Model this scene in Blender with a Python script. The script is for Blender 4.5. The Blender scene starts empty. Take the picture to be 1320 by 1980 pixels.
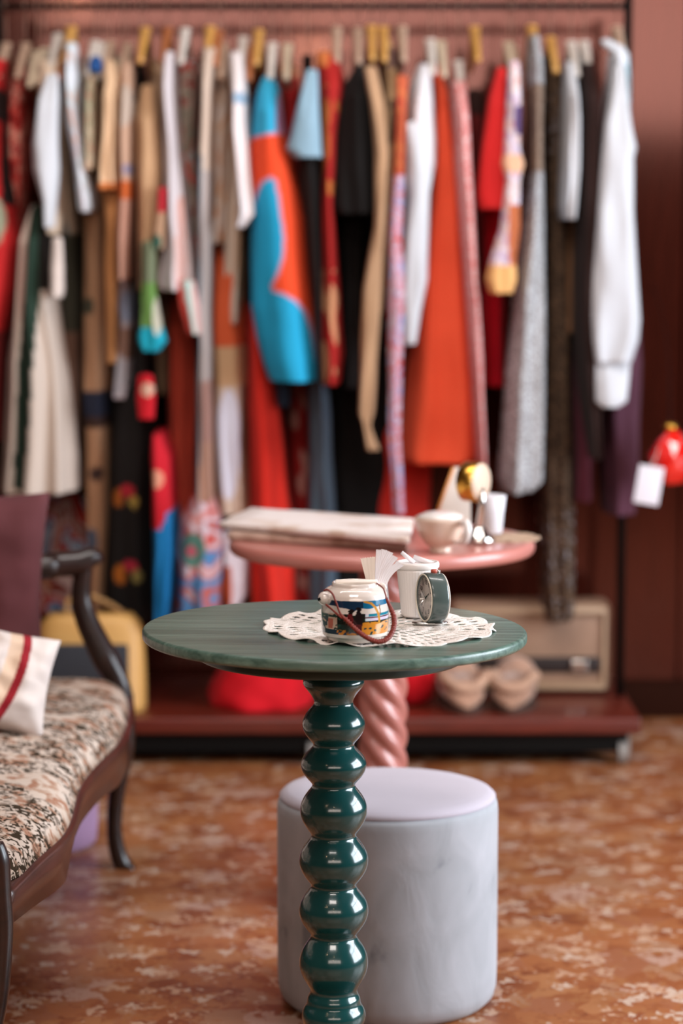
import bpy, bmesh, math, random
import numpy as np
from mathutils import Vector, Matrix, noise
random.seed(7); rng = np.random.default_rng(7)
PI = math.pi
S = bpy.context.scene
COL = S.collection

# ------------------------------------------------------------------ camera
CAMZ = 1.30; FPX = 4675.0; TILT = math.atan(523.0/4675.0)
cd = bpy.data.cameras.new('camera'); cam = bpy.data.objects.new('camera', cd); COL.objects.link(cam)
cam.location = (0, 0, CAMZ); cam.rotation_euler = (PI/2 - TILT, 0, 0)
cd.sensor_fit = 'VERTICAL'; cd.sensor_height = 36; cd.sensor_width = 24; cd.lens = 85.0
cd.clip_start = 0.05; cd.clip_end = 60
cd.dof.use_dof = True; cd.dof.focus_distance = 3.52; cd.dof.aperture_fstop = 2.4
S.camera = cam
S.view_settings.view_transform = 'Standard'; S.view_settings.look = 'None'
S.view_settings.gamma = 1; S.view_settings.exposure = 0.0
S.view_settings.use_curve_mapping = False
# ------------------------------------------------------------------ light
W = bpy.data.worlds.new('world'); S.world = W; W.use_nodes = True
W.node_tree.nodes['Background'].inputs[0].default_value = (.75, .82, 1, 1)
W.node_tree.nodes['Background'].inputs[1].default_value = 0.10
def area(name, loc, tgt, sx, sy, power, col):
    l = bpy.data.lights.new(name, 'AREA'); l.shape = 'RECTANGLE'; l.size = sx; l.size_y = sy
    l.energy = power; l.color = col
    o = bpy.data.objects.new(name, l); COL.objects.link(o); o.location = loc
    o.rotation_euler = (Vector(tgt)-Vector(loc)).to_track_quat('-Z', 'Y').to_euler(); return o
area('window_daylight', (3.05, 3.75, 1.55), (0, 3.85, 1.40), 2.4, 2.0, 255, (.82, .91, 1.0))
area('ceiling_light', (-.15, 1.9, 3.25), (-.1, 3.4, .7), 1.2, 1.2, 70, (1.0, .91, .85))
area('rack_fill_light', (.1, 4.2, 3.22), (.05, 6.05, 1.2), 2.4, .5, 74, (1.0, .95, .92))  # added overhead fill, out of view, brightens the garment fronts
area('shop_window_daylight', (.3, -1.75, 2.5), (.2, 5, 1.7), 4.2, 1.1, 80, (1.0, .84, .74))

# ------------------------------------------------------------------ helpers
def h(c):
    if isinstance(c, str):
        c = c.lstrip('#'); c = [int(c[i:i+2], 16) for i in (0, 2, 4)]
    return tuple(((v/255)/12.92 if v/255 <= .04045 else ((v/255+.055)/1.055)**2.4) for v in c)
def ray(px, py):
    a = (px-660)/FPX; b = (990-py)/FPX
    return Vector((a, math.cos(TILT)+b*math.sin(TILT), -math.sin(TILT)+b*math.cos(TILT)))
def P(px, py, Y):            # a point on the vertical plane at distance Y
    d = ray(px, py); s = Y/d.y; return Vector((d.x*s, Y, CAMZ+d.z*s))
def G(px, py, z):            # a point on the horizontal plane at height z
    d = ray(px, py); s = (z-CAMZ)/d.z; return Vector((d.x*s, d.y*s, z))
def tag(o, label=None, cat=None, group=None, kind=None):
    if label: o['label'] = label
    if cat: o['category'] = cat
    if group: o['group'] = group
    if kind: o['kind'] = kind
    return o
def empty(name, loc, label, cat, group=None):
    o = bpy.data.objects.new(name, None); COL.objects.link(o); o.location = loc; o.empty_display_size = .05
    return tag(o, label, cat, group)
def link(name, me, mat, parent=None, smooth=True):
    if mat: me.materials.append(mat)
    if smooth: me.polygons.foreach_set('use_smooth', [True]*len(me.polygons))
    o = bpy.data.objects.new(name, me); COL.objects.link(o)
    if parent:
        o.parent = parent; o.matrix_parent_inverse = Matrix.Translation(-Vector(parent.location))
    return o
def mesh(name, V, F, mat, parent=None, smooth=True, cols=None):
    me = bpy.data.meshes.new(name)
    me.from_pydata([tuple(v) for v in V], [], F)
    if cols is not None:
        a = me.color_attributes.new('Col', 'FLOAT_COLOR', 'POINT')
        arr = np.ones((len(V), 4), np.float32); arr[:, :3] = np.array(cols); a.data.foreach_set('color', arr.ravel())
    me.update(); return link(name, me, mat, parent, smooth)
def gridF(nr, nc, closed=True, off=0):
    F = []
    for i in range(nr-1):
        for j in range(nc if closed else nc-1):
            a = off+i*nc+j; b = off+i*nc+(j+1) % nc
            F.append((a, b, b+nc, a+nc))
    return F
class MB:                    # collects shapes that make up ONE part
    def __init__(s): s.V = []; s.F = []
    def add(s, V, F):
        o = len(s.V); s.V += [tuple(v) for v in V]; s.F += [tuple(i+o for i in f) for f in F]; return s
    def loft(s, rings, cap=True):
        n = len(rings[0]); V = [v for r in rings for v in r]; F = gridF(len(rings), n)
        if cap: F.append(tuple(range(n))[::-1]); F.append(tuple((len(rings)-1)*n+i for i in range(n)))
        return s.add(V, F)
    def lathe(s, prof, c=(0, 0, 0), n=64, cap=True):
        return s.loft([[(c[0]+r*math.cos(2*PI*k/n), c[1]+r*math.sin(2*PI*k/n), c[2]+z) for k in range(n)] for r, z in prof], cap)
    def tube(s, pts, r, n=12, smooth=True, flat=1.0):
        pts = [Vector(p) for p in pts]; rs = list(r) if hasattr(r, '__len__') else [r]*len(pts)
        if smooth and len(pts) > 2:
            Q = []; R = []
            for i in range(len(pts)-1):
                p0 = pts[max(i-1, 0)]; p1 = pts[i]; p2 = pts[i+1]; p3 = pts[min(i+2, len(pts)-1)]
                for k in range(6):
                    t = k/6
                    Q.append(.5*((2*p1)+(p2-p0)*t+(2*p0-5*p1+4*p2-p3)*t*t+(3*p1-p0-3*p2+p3)*t**3)); R.append(rs[i]*(1-t)+rs[i+1]*t)
            Q.append(pts[-1]); R.append(rs[-1]); pts = Q; rs = R
        rings = []; up = None
        for i, p in enumerate(pts):
            d = (pts[min(i+1, len(pts)-1)]-pts[max(i-1, 0)]).normalized()
            if up is None: up = Vector((0, 0, 1)) if abs(d.z) < .9 else Vector((0, 1, 0))
            x = up.cross(d).normalized(); up = d.cross(x).normalized()
            rings.append([p+(x*math.cos(2*PI*k/n)*flat+up*math.sin(2*PI*k/n))*rs[i] for k in range(n)])
        return s.loft(rings)
    def box(s, c, d, b=0.0, rz=0.0, rot=None):
        bm = bmesh.new(); bmesh.ops.create_cube(bm, size=1)
        for v in bm.verts: v.co = Vector((v.co.x*d[0], v.co.y*d[1], v.co.z*d[2]))
        if b > 0: bmesh.ops.bevel(bm, geom=bm.edges[:], offset=b, segments=3, profile=.5, affect='EDGES')
        R = rot if rot is not None else Matrix.Rotation(rz, 3, 'Z')
        for i, v in enumerate(bm.verts): v.index = i; v.co = R @ v.co+Vector(c)
        s.add([v.co.copy() for v in bm.verts], [[v.index for v in f.verts] for f in bm.faces]); bm.free(); return s
    def xf(s, M): s.V = [tuple(M @ Vector(v)) for v in s.V]; return s
    def build(s, name, mat, parent=None, smooth=True, auto=False):
        o = mesh(name, s.V, s.F, mat, parent, smooth and not auto)
        if auto:
            bm = bmesh.new(); bm.from_mesh(o.data)
            for f in bm.faces: f.smooth = True
            for e in bm.edges:
                if len(e.link_faces) == 2 and e.calc_face_angle(0) > math.radians(35): e.smooth = False
            bm.to_mesh(o.data); bm.free()
        return o

# ------------------------------------------------------------------ materials
def newmat(name, rough=.6, spec=.5, coat=0, coatr=.1, metal=0, sheen=0):
    m = bpy.data.materials.new(name); m.use_nodes = True; nt = m.node_tree; b = nt.nodes['Principled BSDF']
    b.inputs['Roughness'].default_value = rough; b.inputs['Specular IOR Level'].default_value = spec
    b.inputs['Coat Weight'].default_value = coat; b.inputs['Coat Roughness'].default_value = coatr
    b.inputs['Metallic'].default_value = metal; b.inputs['Sheen Weight'].default_value = sheen
    return m, nt, b
def N(nt, t, **k):
    n = nt.nodes.new(t)
    for a, v in k.items():
        if a in n.inputs: n.inputs[a].default_value = v
        else: setattr(n, a, v)
    return n
def coords(nt, scale=(1, 1, 1), rot=(0, 0, 0)):
    t = N(nt, 'ShaderNodeTexCoord'); m = N(nt, 'ShaderNodeMapping'); m.inputs['Scale'].default_value = scale; m.inputs['Rotation'].default_value = rot
    nt.links.new(t.outputs['Object'], m.inputs['Vector']); return m.outputs[0]
def ramp(nt, src, stops, const=False):
    r = N(nt, 'ShaderNodeValToRGB'); cr = r.color_ramp
    if const: cr.interpolation = 'CONSTANT'
    while len(cr.elements) < len(stops): cr.elements.new(.5)
    for e, (p, c) in zip(cr.elements, stops): e.position = p; e.color = (*c, 1)
    nt.links.new(src, r.inputs[0]); return r.outputs[0]
def bump(nt, b, src, strength=.3, dist=.002):
    n = N(nt, 'ShaderNodeBump'); n.inputs['Strength'].default_value = strength; n.inputs['Distance'].default_value = dist
    nt.links.new(src, n.inputs['Height']); nt.links.new(n.outputs[0], b.inputs['Normal'])
def plain(name, c, rough=.6, var=.06, vs=12, bstr=0, bscale=60, **k):
    m, nt, b = newmat(name, rough, **k); c = h(c)
    n = N(nt, 'ShaderNodeTexNoise', Scale=vs, Detail=4); nt.links.new(coords(nt), n.inputs['Vector'])
    lo = tuple(v*(1-var) for v in c); hi = tuple(min(1, v*(1+var)) for v in c)
    nt.links.new(ramp(nt, n.outputs['Fac'], [(.3, lo), (.7, hi)]), b.inputs['Base Color'])
    if bstr:
        n2 = N(nt, 'ShaderNodeTexNoise', Scale=bscale, Detail=3); nt.links.new(coords(nt), n2.inputs['Vector']); bump(nt, b, n2.outputs['Fac'], bstr, .003)
    return m
def cloth(name, c, var=.10, rough=.85): return plain(name, c, rough, var, 9, .35, 45, spec=.2, sheen=.02)
def printed(name, cols, scale=26, stretch=(1, 1, .7), rough=.85, seed=0):   # flowered / mottled printed cloth
    m, nt, b = newmat(name, rough, spec=.2)
    t = N(nt, 'ShaderNodeTexCoord'); mp = N(nt, 'ShaderNodeMapping'); mp.inputs['Scale'].default_value = stretch; mp.inputs['Location'].default_value = (seed*1.7, seed*.9, seed*2.3)
    nt.links.new(t.outputs['Object'], mp.inputs[0])
    n = N(nt, 'ShaderNodeTexNoise', Scale=scale, Detail=2.5, Roughness=.6, Distortion=.8); nt.links.new(mp.outputs[0], n.inputs['Vector'])
    k = len(cols); st = [(0, h(cols[0]))]+[(.32+.36*i/(k-1), h(cols[i])) for i in range(1, k)]
    nt.links.new(ramp(nt, n.outputs['Fac'], st, True), b.inputs['Base Color'])
    return m
def dotted(name, base, dot, scale=90, th=.35):
    m, nt, b = newmat(name, .85, spec=.2)
    v = N(nt, 'ShaderNodeTexVoronoi', Scale=scale); nt.links.new(coords(nt), v.inputs['Vector'])
    nt.links.new(ramp(nt, v.outputs['Distance'], [(0, h(dot)), (th, h(dot)), (th+.06, h(base))]), b.inputs['Base Color']); return m
def painted(name, rough=.85, coat=0, spec=.3, coatr=.05):    # colour pattern carried by the mesh
    m, nt, b = newmat(name, rough, spec=spec, coat=coat, coatr=coatr)
    a = N(nt, 'ShaderNodeVertexColor', layer_name='Col'); nt.links.new(a.outputs[0], b.inputs['Base Color']); return m
def wood(name, c1, c2, rough=.35, scale=(3, 40, 40), coat=.3, bs=.15, coatr=.15):
    m, nt, b = newmat(name, rough, coat=coat, coatr=coatr)
    n = N(nt, 'ShaderNodeTexNoise', Scale=2.2, Detail=6, Roughness=.65, Distortion=.6); nt.links.new(coords(nt, scale), n.inputs['Vector'])
    nt.links.new(ramp(nt, n.outputs['Fac'], [(.3, h(c1)), (.7, h(c2))]), b.inputs['Base Color']); bump(nt, b, n.outputs['Fac'], bs, .002); return m
CLOTHP = painted('painted_cloth')
M_metal_black = plain('black_powder_coat', '#0b0908', .6, spec=.15)
M_chrome = plain('chrome', '#d8d4cf', .15, metal=1)
M_wirem = plain('hook_wire', '#8a6a5c', .4, metal=1)
M_gold = plain('brass', '#d9a347', .28, metal=1)

# ------------------------------------------------------------------ setting
def terrazzo():
    m, nt, b = newmat('marble_chip_floor', .33, spec=.45)
    def lay(sc, rnd, st, seed):
        v = N(nt, 'ShaderNodeTexVoronoi', Scale=sc, Randomness=rnd)
        mp = coords(nt, (1, 1, 1), (0, 0, seed)); nz = N(nt, 'ShaderNodeTexNoise', Scale=sc*1.3, Detail=2); nt.links.new(mp, nz.inputs['Vector'])
        mx = N(nt, 'ShaderNodeMixRGB'); mx.inputs[0].default_value = .09; nt.links.new(mp, mx.inputs[1]); nt.links.new(nz.outputs['Color'], mx.inputs[2])
        nt.links.new(mx.outputs[0], v.inputs['Vector'])
        sp = N(nt, 'ShaderNodeSeparateColor'); nt.links.new(v.outputs['Color'], sp.inputs[0])
        return ramp(nt, sp.outputs[0], st, True), sp.outputs[1], v
    big, _, _ = lay(15, 1, [(0, h('#945632')), (.2, h('#a0633c')), (.4, h('#9b6142')), (.55, h('#83482a')), (.68, h('#a87048')), (.82, h('#a47658')), (.93, h('#b79280'))], 0)
    small, sel, _ = lay(38, 1, [(0, h('#a06840')), (.3, h('#935632')), (.5, h('#c09a80')), (.72, h('#884c2c')), (.86, h('#c6ad9b'))], .7)
    n = N(nt, 'ShaderNodeTexNoise', Scale=5, Detail=5); nt.links.new(coords(nt), n.inputs['Vector'])
    ad = N(nt, 'ShaderNodeMath', operation='ADD'); nt.links.new(sel, ad.inputs[0]); nt.links.new(n.outputs['Fac'], ad.inputs[1])
    gt = N(nt, 'ShaderNodeMath', operation='GREATER_THAN'); nt.links.new(ad.outputs[0], gt.inputs[0]); gt.inputs[1].default_value = 1.12
    mx = N(nt, 'ShaderNodeMixRGB'); nt.links.new(gt.outputs[0], mx.inputs[0]); nt.links.new(big, mx.inputs[1]); nt.links.new(small, mx.inputs[2])
    mx2 = N(nt, 'ShaderNodeMixRGB', blend_type='MULTIPLY'); mx2.inputs[0].default_value = .5
    nt.links.new(mx.outputs[0], mx2.inputs[1]); nt.links.new(ramp(nt, n.outputs['Fac'], [(.3, (.9, .84, .8)), (.7, (1.1, 1.05, 1))]), mx2.inputs[2])
    nt.links.new(mx2.outputs[0], b.inputs['Base Color']); return m
def struct(name, mb, mat, auto=True): o = mb.build(name, mat, auto=auto); o['kind'] = 'structure'; return o
WALLY = 6.56; ZC = 3.3
struct('floor', MB().box((0, 2.45, -.05), (6.4, 8.7, .1)), terrazzo())
struct('ceiling', MB().box((0, 2.45, ZC+.05), (6.4, 8.7, .1)), plain('ceiling_paint', '#5f443a', .9))
wallm = wood('glossy_mahogany_panelling', '#2c0f09', '#3d160e', .10, (30, 30, 2), 0, .01, .3)
wallm.node_tree.nodes['Principled BSDF'].inputs['Specular Tint'].default_value = (.86, .42, .37, 1); wallm.node_tree.nodes['Principled BSDF'].inputs['Specular IOR Level'].default_value = 1.0
wb = MB(); xs = [-3.1, -2.35, -1.6, -.85, -.1, .62, 1.0-.06, 1.7, 2.4, 3.1]
seam = P(1320, 600, WALLY).x
xs = [-3.1, -2.05, -1.0, seam, seam+.8, seam+1.6, 3.1]
for a, b_ in zip(xs[:-1], xs[1:]): wb.box(((a+b_)/2, WALLY+.03, ZC/2), (b_-a-.008, .06, ZC))
wb.box((0, WALLY+.07, ZC/2), (6.3, .04, ZC))
struct('wall_back', wb, wallm)
struct('baseboard_back', MB().box((0, WALLY-.012, .05), (6.2, .024, .1), .004), plain('dark_base', '#2a120a', .8, spec=.05))
shopw = plain('side_wall_paint', '#3c241a', .85)
struct('wall_left', MB().box((-3.15, 2.45, ZC/2), (.1, 8.7, ZC)), shopw)
wr = MB()
for y0, y1, z0, z1 in ((-1.9, 2.55, 0, ZC), (4.95, 6.8, 0, ZC), (2.55, 4.95, 0, .55), (2.55, 4.95, 2.55, ZC)): wr.box((3.0, (y0+y1)/2, (z0+z1)/2), (.1, y1-y0, z1-z0))
struct('wall_right', wr, shopw)
wf = MB()
for y in (2.58, 3.75, 4.92): wf.box((2.97, y, 1.55), (.05, .06, 2.0))
for z in (.58, 1.9, 2.52): wf.box((2.97, 3.75, z), (.05, 2.4, .05))
struct('window_1', wf, plain('window_frame_paint', '#3a2a24', .5))
wr = MB()
for x0, x1, z0, z1 in ((-3.1, -1.9, 0, ZC), (2.5, 3.1, 0, ZC), (-1.9, 2.5, 0, 1.92), (-1.9, 2.5, 3.08, ZC)): wr.box(((x0+x1)/2, -1.65, (z0+z1)/2), (x1-x0, .1, z1-z0))
struct('wall_front', wr, shopw)
wf = MB()
for x in (-1.87, -.4, 1.1, 2.47): wf.box((x, -1.62, 2.5), (.05, .04, 1.16))
for z in (1.94, 3.06): wf.box((.3, -1.62, z), (4.4, .04, .05))
struct('window_2', wf, plain('transom_paint', '#3a2a24', .5))

# warm pendant bulbs behind and above the viewer
def pendant(x, y, z, label):
    t = empty('pendant_lamp', (x, y, ZC), label, 'lamp', 'pendant lamps over the counter')
    MB().tube([(x, y, ZC), (x, y, z+.1)], .004, 6, False).build('cord', M_metal_black, t)
    MB().lathe([(.012, .10), (.03, .09), (.035, .05), (.03, .03)], (x, y, z), 24).build('socket', M_gold, t)
    m = bpy.data.materials.new('warm_bulb'); m.use_nodes = True; b = m.node_tree.nodes['Principled BSDF']
    b.inputs['Emission Color'].default_value = (1, .72, .45, 1); b.inputs['Emission Strength'].default_value = 60
    MB().lathe([(.001, -.05), (.03, -.042), (.045, -.01), (.04, .02), (.02, .045), (.001, .05)], (x, y, z), 24).build('bulb', m, t)
pendant(-.15, -.5, 2.35, 'warm bulb pendant lamp left of the viewer'); pendant(.05, .2, 2.75, 'warm bulb pendant lamp nearest the viewer'); pendant(-1.3, 1.2, 2.5, 'warm bulb pendant lamp over the settee')

# ------------------------------------------------------------------ garments rail
RY = 6.20; RZ = P(660, 12, RY).z
rack = empty('clothes_rack', (0, RY, 0), 'long black metal garment rail with red-brown wooden bottom shelf and castors', 'clothes rack')
xl, xr = P(2, 200, RY).x-.004, P(1214, 30, RY).x
MB().tube([(xl-.01, RY, RZ), (xr+.01, RY, RZ)], .0085, 16, False).build('top_rail', M_metal_black, rack)
for x in (xl, xr): MB().tube([(x, RY, RZ+.03), (x, RY, .12)], .011, 16, False).build('post', M_metal_black, rack)
SH = .125; SY0, SY1 = 5.90, 6.48
MB().box(((xl+xr)/2, (SY0+SY1)/2, SH-.02), (xr-xl+.04, SY1-SY0, .04), .005).build('shelf', wood('shelf_wood', '#4a160d', '#6e2617', .4, (3, 30, 30)), rack, auto=True)
MB().box(((xl+xr)/2, (SY0+SY1)/2, SH-.065), (xr-xl-.02, SY1-SY0-.06, .05)).build('lower_frame', M_metal_black, rack, auto=True)
for x in (xl+.02, (xl+xr)/2, xr-.02):
    for y in (SY0+.05, SY1-.05):
        c = MB().tube([(x-.012, y, .033), (x+.012, y, .033)], .033, 20, False)
        c.box((x, y, .055), (.034, .03, .05), .004).build('caster', plain('grey_caster', '#8b8580', .35), rack, auto=True)

# hanger kinds
HC = {'gold': plain('golden_wood', '#d09a52', .35, coat=.3), 'white': plain('white_plastic', '#d9cfc6', .4), 'beige': plain('padded_beige', '#b59680', .7),
      'wood': plain('varnished_wood', '#a4613a', .4), 'cream': plain('cream_plastic', '#cdb9a0', .5), 'black': M_metal_black}
def hanger(px, top, kind, label, half=.17, w=.009):
    """hook over the rail + arched shoulder bar running front to back"""
    p = P(px, top, RY); x = p.x; zt = min(p.z, RZ-.035)
    t = empty('clothes_hanger', (x, RY, RZ), label, 'hanger', 'clothes hangers on the rail')
    pts = [Vector((x, RY+.022*math.cos(a), RZ+.004+.022*math.sin(a)-.0)) for a in [PI*k/8 for k in range(-1, 9)]][::-1]
    MB().tube(pts+[Vector((x, RY+.012, RZ-.028)), Vector((x, RY, zt))] if False else [(x, RY-.022, RZ-.008)]+[(x, RY-.022*math.cos(PI*k/8), RZ+.004+.022*math.sin(PI*k/8)) for k in range(9)]+[(x, RY+.02, RZ-.012), (x, RY+.003, RZ-.028), (x, RY, zt-.002)], .0014, 8).build('hook', M_wirem, t)
    bar = [(x, RY+half*s, zt-.012-.085*abs(s)**1.3) for s in (-1, -.8, -.6, -.4, -.2, 0, .2, .4, .6, .8, 1)]
    MB().tube(bar, [w*.9, w, w*1.1, w*1.25, w*1.4, w*1.5, w*1.4, w*1.25, w*1.1, w, w*.9], 12).build('shoulder_bar', HC[kind], t)
    MB().lathe([(w*.8, 0), (w*1.15, .004), (w*1.25, .03), (w*1.7, .045), (w*.8, .047)][::1], (x, RY, zt-.045), 14).build('neck', HC[kind], t)
    return t

def interp(prof, py):
    ys = [q[0] for q in prof]; return np.interp(py, ys, [q[1] for q in prof]), np.interp(py, ys, [q[2] for q in prof])
LAY = {0: (6.10, .155), 1: (6.27, .145), 2: (6.41, .06), 's': (5.955, .035), 'm': (6.03, .05)}
def sheet(name, prof, layer, mat, parent=None, fold=(7, .05), paint=None, n=56, rows=90, seed=None, shoulder=True, wob=.0018):
    """closed hanging cloth volume: outline (row, left, right) gives its width, the layer its depth; folds ripple round it"""
    yc, wy = LAY[layer]
    seed = random.random()*50 if seed is None else seed
    prof = sorted(prof); y0, y1 = prof[0][0], prof[-1][0]
    V = []; C = []; rs = list(np.linspace(y0, y1, rows))
    th = np.linspace(0, 2*PI, n, endpoint=False)
    cap = [(y0-4, .25), (y0-2, .7)]; capb = [(y1+1.5, .8)]
    seqs = [(y0, s, -d) for s, d in ((.15, 5), (.6, 3.5), (.87, 1.5))]+[(r, 1, 0) for r in rs]+[(y1, s, d) for s, d in ((.93, 1), (.5, .5))]
    for r, s, d in seqs:
        a, b_ = interp(prof, r); pa = P(a, r+d, yc); pb = P(b_, r+d, yc)
        cx = (pa.x+pb.x)/2; wx = (pb.x-pa.x)/2*s*1.03; z = pa.z; t = (r-y0)/(y1-y0)
        w_y = wy*s*(min(1, .30+((r-y0)/70)**.8*.7) if shoulder else 1)
        for k, q in enumerate(th):
            c, sn = math.cos(q), math.sin(q); e = .8
            ripple = 1+fold[1]*(.35+t)*math.sin(fold[0]*q+seed+1.6*noise.noise((t*3, seed, 0)))*(1-.75*abs(c)**6)
            nn = noise.noise((q*1.3 if q < PI else (2*PI-q)*1.3, z*7, seed))
            x = cx+wx*abs(c)**e*(1 if c > 0 else -1)*(1+.5*fold[1]*(ripple-1))+nn*wob*2*s
            y = yc+w_y*abs(sn)**.9*(1 if sn > 0 else -1)*ripple+nn*.008*s
            V.append((x, y, z+noise.noise((q, seed, t*4))*.002))
            if paint:
                u = a+(b_-a)*(c*.5+.5) if s > .1 else (a+b_)/2
                C.append(h(paint(a+(b_-a)*(.5+.5*abs(c)**e*(1 if c > 0 else -1)), r)))
    F = gridF(len(seqs), n); F.append(tuple(range(n))); F.append(tuple((len(seqs)-1)*n+i for i in range(n))[::-1])
    return mesh(name, V, F, CLOTHP if paint else mat, parent, cols=C if paint else None)

def garment(name, cat, label, layer, prof, mat, parts=(), hang=None, **k):
    """prof is the body; parts: (partname, prof, layer, mat, kwargs)"""
    yc, wy = LAY[layer]; a, b_ = interp(prof, prof[0][0]); p = P((a+b_)/2, prof[0][0], yc)
    t = empty(name, (p.x, yc, p.z), label, cat, 'clothes hanging on the rail')
    sheet('body', prof, layer, mat, t, **k)
    for pn, pp, pl, pm, pk in parts: sheet(pn, pp, pl, pm, t, **pk)
    if hang:
        hx, top, kind, hl = hang; hanger(hx, top, kind, hl)
    return t
sl = dict(fold=(4, .05), n=28, rows=60)

# zone painter: list of (y0,y1,colour) bands, or blobs (cx,cy,rx,ry,colour)
def zones(base, bands=(), blobs=(), strips=()):
    def f(x, y):
        c = base
        for a, b_, q in bands:
            if a <= y < b_: c = q
        for x0, x1, y0, x0b, x1b, y1, q in strips:
            if y0 <= y <= y1:
                t = (y-y0)/(y1-y0)
                if x0+(x0b-x0)*t <= x <= x1+(x1b-x1)*t: c = q
        for cx, cy, rx, ry, q in blobs:
            if ((x-cx)/rx)**2+((y-cy)/ry)**2 < 1: c = q
        return c
    return f

C_white = cloth('white_cotton', '#c3c4c9', .03); C_cream = cloth('cream_cloth', '#d9bfa6'); C_tan = cloth('tan_cloth', '#a98262')
C_black = cloth('black_cloth', '#100c0b'); C_orange = cloth('orange_red_cloth', '#fa6240', .05); C_red = cloth('red_cloth', '#c0261c'); C_crim = cloth('crimson_cloth', '#b00018')
C_offw = cloth('off_white_cloth', '#cfbfb6', .05)

# ---- far left
garment('dress', 'dress', 'red and black dress with a grey-green patch, at the left end of the rail', 0,
        [(118, -34, 14), (200, -40, 8), (300, -44, 14), (400, -40, 30), (470, -40, 42), (560, -44, 32), (640, -48, 16), (700, -50, 13), (850, -54, 8)], None,
        paint=zones('#b01a1a', [(175, 240, '#241512'), (640, 860, '#6a1210')], [(-6, 430, 30, 52, '#8a8a72')], [(8, 40, 200, 16, 40, 400, '#1c1210')]), rows=120,
        hang=(12, 84, 'beige', 'padded beige hanger holding the red and black dress'))
garment('blouse', 'blouse', 'slim red and pink floral blouse near the left end of the rail', 1,
        [(128, 30, 62), (220, 24, 60), (350, 22, 58), (440, 20, 50), (500, 22, 44)], printed('red_pink_print', ['#7a1c18', '#c23a34', '#d9907e', '#a8242a', '#a58474'], 24, seed=1),
        hang=(50, 84, 'beige', 'padded beige hanger holding the red floral blouse'))
LAY['f'] = (5.93, .04)
garment('blouse', 'blouse', 'white blouse with full bishop sleeve and long narrow cuff', 0,
        [(120, 78, 116), (220, 84, 118), (330, 88, 122), (430, 94, 124), (452, 98, 122)], C_cream,
        [('sleeve', [(146, 90, 113), (190, 74, 115), (280, 62, 112), (330, 65, 112), (390, 84, 108), (440, 88, 106)], 's', C_white, sl),
         ('cuff', [(462, 103, 119), (520, 97, 124), (560, 97, 125), (574, 102, 122)], 's', C_offw, sl)],
        hang=(86, 94, 'cream', 'cream hanger holding the white bishop-sleeve blouse'))
garment('jacket', 'jacket', 'pale beige jacket behind the white bishop-sleeve blouse', 2,
        [(100, 60, 120), (160, 66, 128), (300, 80, 150), (430, 100, 158)], C_tan, hang=(112, 66, 'white', 'white hanger holding the pale beige jacket'))
garment('coat', 'coat', 'greige coat with a narrow teal edge', 1,
        [(150, 118, 146), (210, 112, 150), (330, 110, 152), (450, 120, 160), (600, 124, 164), (940, 130, 166)], None,
        paint=zones('#a08b78', [(452, 640, '#2d2b20'), (640, 960, '#5a4033')], (), [(112, 124, 350, 134, 146, 450, '#35535c'), (120, 136, 600, 138, 156, 960, '#20140f')]), rows=120, hang=(127, 90, 'wood', 'wooden hanger holding the greige coat'))
garment('blouse', 'blouse', 'pale blue and pink printed blouse ending in lilac points', 0,
        [(86, 126, 148), (150, 132, 156), (230, 136, 164), (330, 150, 178), (400, 158, 186), (410, 162, 184)], printed('pale_blue_pink', ['#c9a69a', '#c4cdd0', '#d5d6dc', '#c9bcc0', '#d6b3a8'], 18, seed=2),
        hang=(138, 52, 'gold', 'brass hanger holding the pale blue and pink blouse'))
garment('shirt', 'shirt', 'beige shirt with sage print and a royal blue collar', 0,
        [(134, 174, 192), (180, 170, 192), (260, 170, 194), (330, 172, 192)], printed('sage_print', ['#a98a70', '#c2a68e', '#9a9478', '#b58a74', '#8a9480'], 26, seed=3),
        [('collar', [(112, 174, 193), (122, 170, 196), (138, 172, 195)], 'm', cloth('royal_blue', '#1e4478'), sl)],
        hang=(184, 80, 'white', 'white hanger holding the blue-collared shirt'))
garment('dress', 'dress', 'long cream and ivory pleated dress with a dark green stripe down its side', 0,
        [(400, 62, 92), (460, 46, 102), (570, 34, 110), (700, 22, 128), (800, 18, 140), (880, 14, 148), (945, 10, 150)], None, fold=(9, .12), n=110, rows=160,
        paint=zones('#c4b3a6', (), [(46, 882, 7, 18, '#1a2a20')], [(68, 100, 400, 64, 90, 560, '#1c3024'), (64, 90, 560, 48, 79, 700, '#1c3024'), (48, 79, 700, 40, 62, 935, '#1c3024'), (86, 112, 400, 86, 104, 560, '#1b1410')]), hang=(72, 100, 'cream', 'cream hanger holding the long green-striped dress'))  # near-black last strip paints the shade of a gap into the cloth
garment('trousers', 'trousers', 'dark brown trousers hanging beside the green-striped dress', 2,
        [(380, 128, 176), (560, 128, 176), (760, 140, 180), (955, 148, 190)], cloth('dark_brown', '#2c1b14'))
garment('skirt', 'skirt', 'multicoloured red, blue and white skirt below the arm of the settee', 2,
        [(930, 60, 200), (1000, 64, 204), (1100, 60, 200), (1180, 60, 196)], printed('multicolour_print', ['#2a5a86', '#9fb0c8', '#a83a34', '#c3a8a4', '#7c3a32', '#b98468'], 11, seed=4), rows=60)
garment('jacket', 'jacket', 'buttery cream jacket sleeve with an orange cuff', 0,
        [(120, 204, 222), (160, 206, 238), (240, 202, 240), (340, 197, 238), (368, 194, 240)], None,
        [('lining', [(366, 200, 236), (440, 204, 230), (700, 206, 226)], 'm', cloth('ochre_tan', '#a56f43'), sl)],
        paint=zones('#dcb692', [(356, 372, '#c9743c')]), rows=120, hang=(214, 80, 'beige', 'padded beige hanger holding the cream jacket with orange cuff'))
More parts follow.
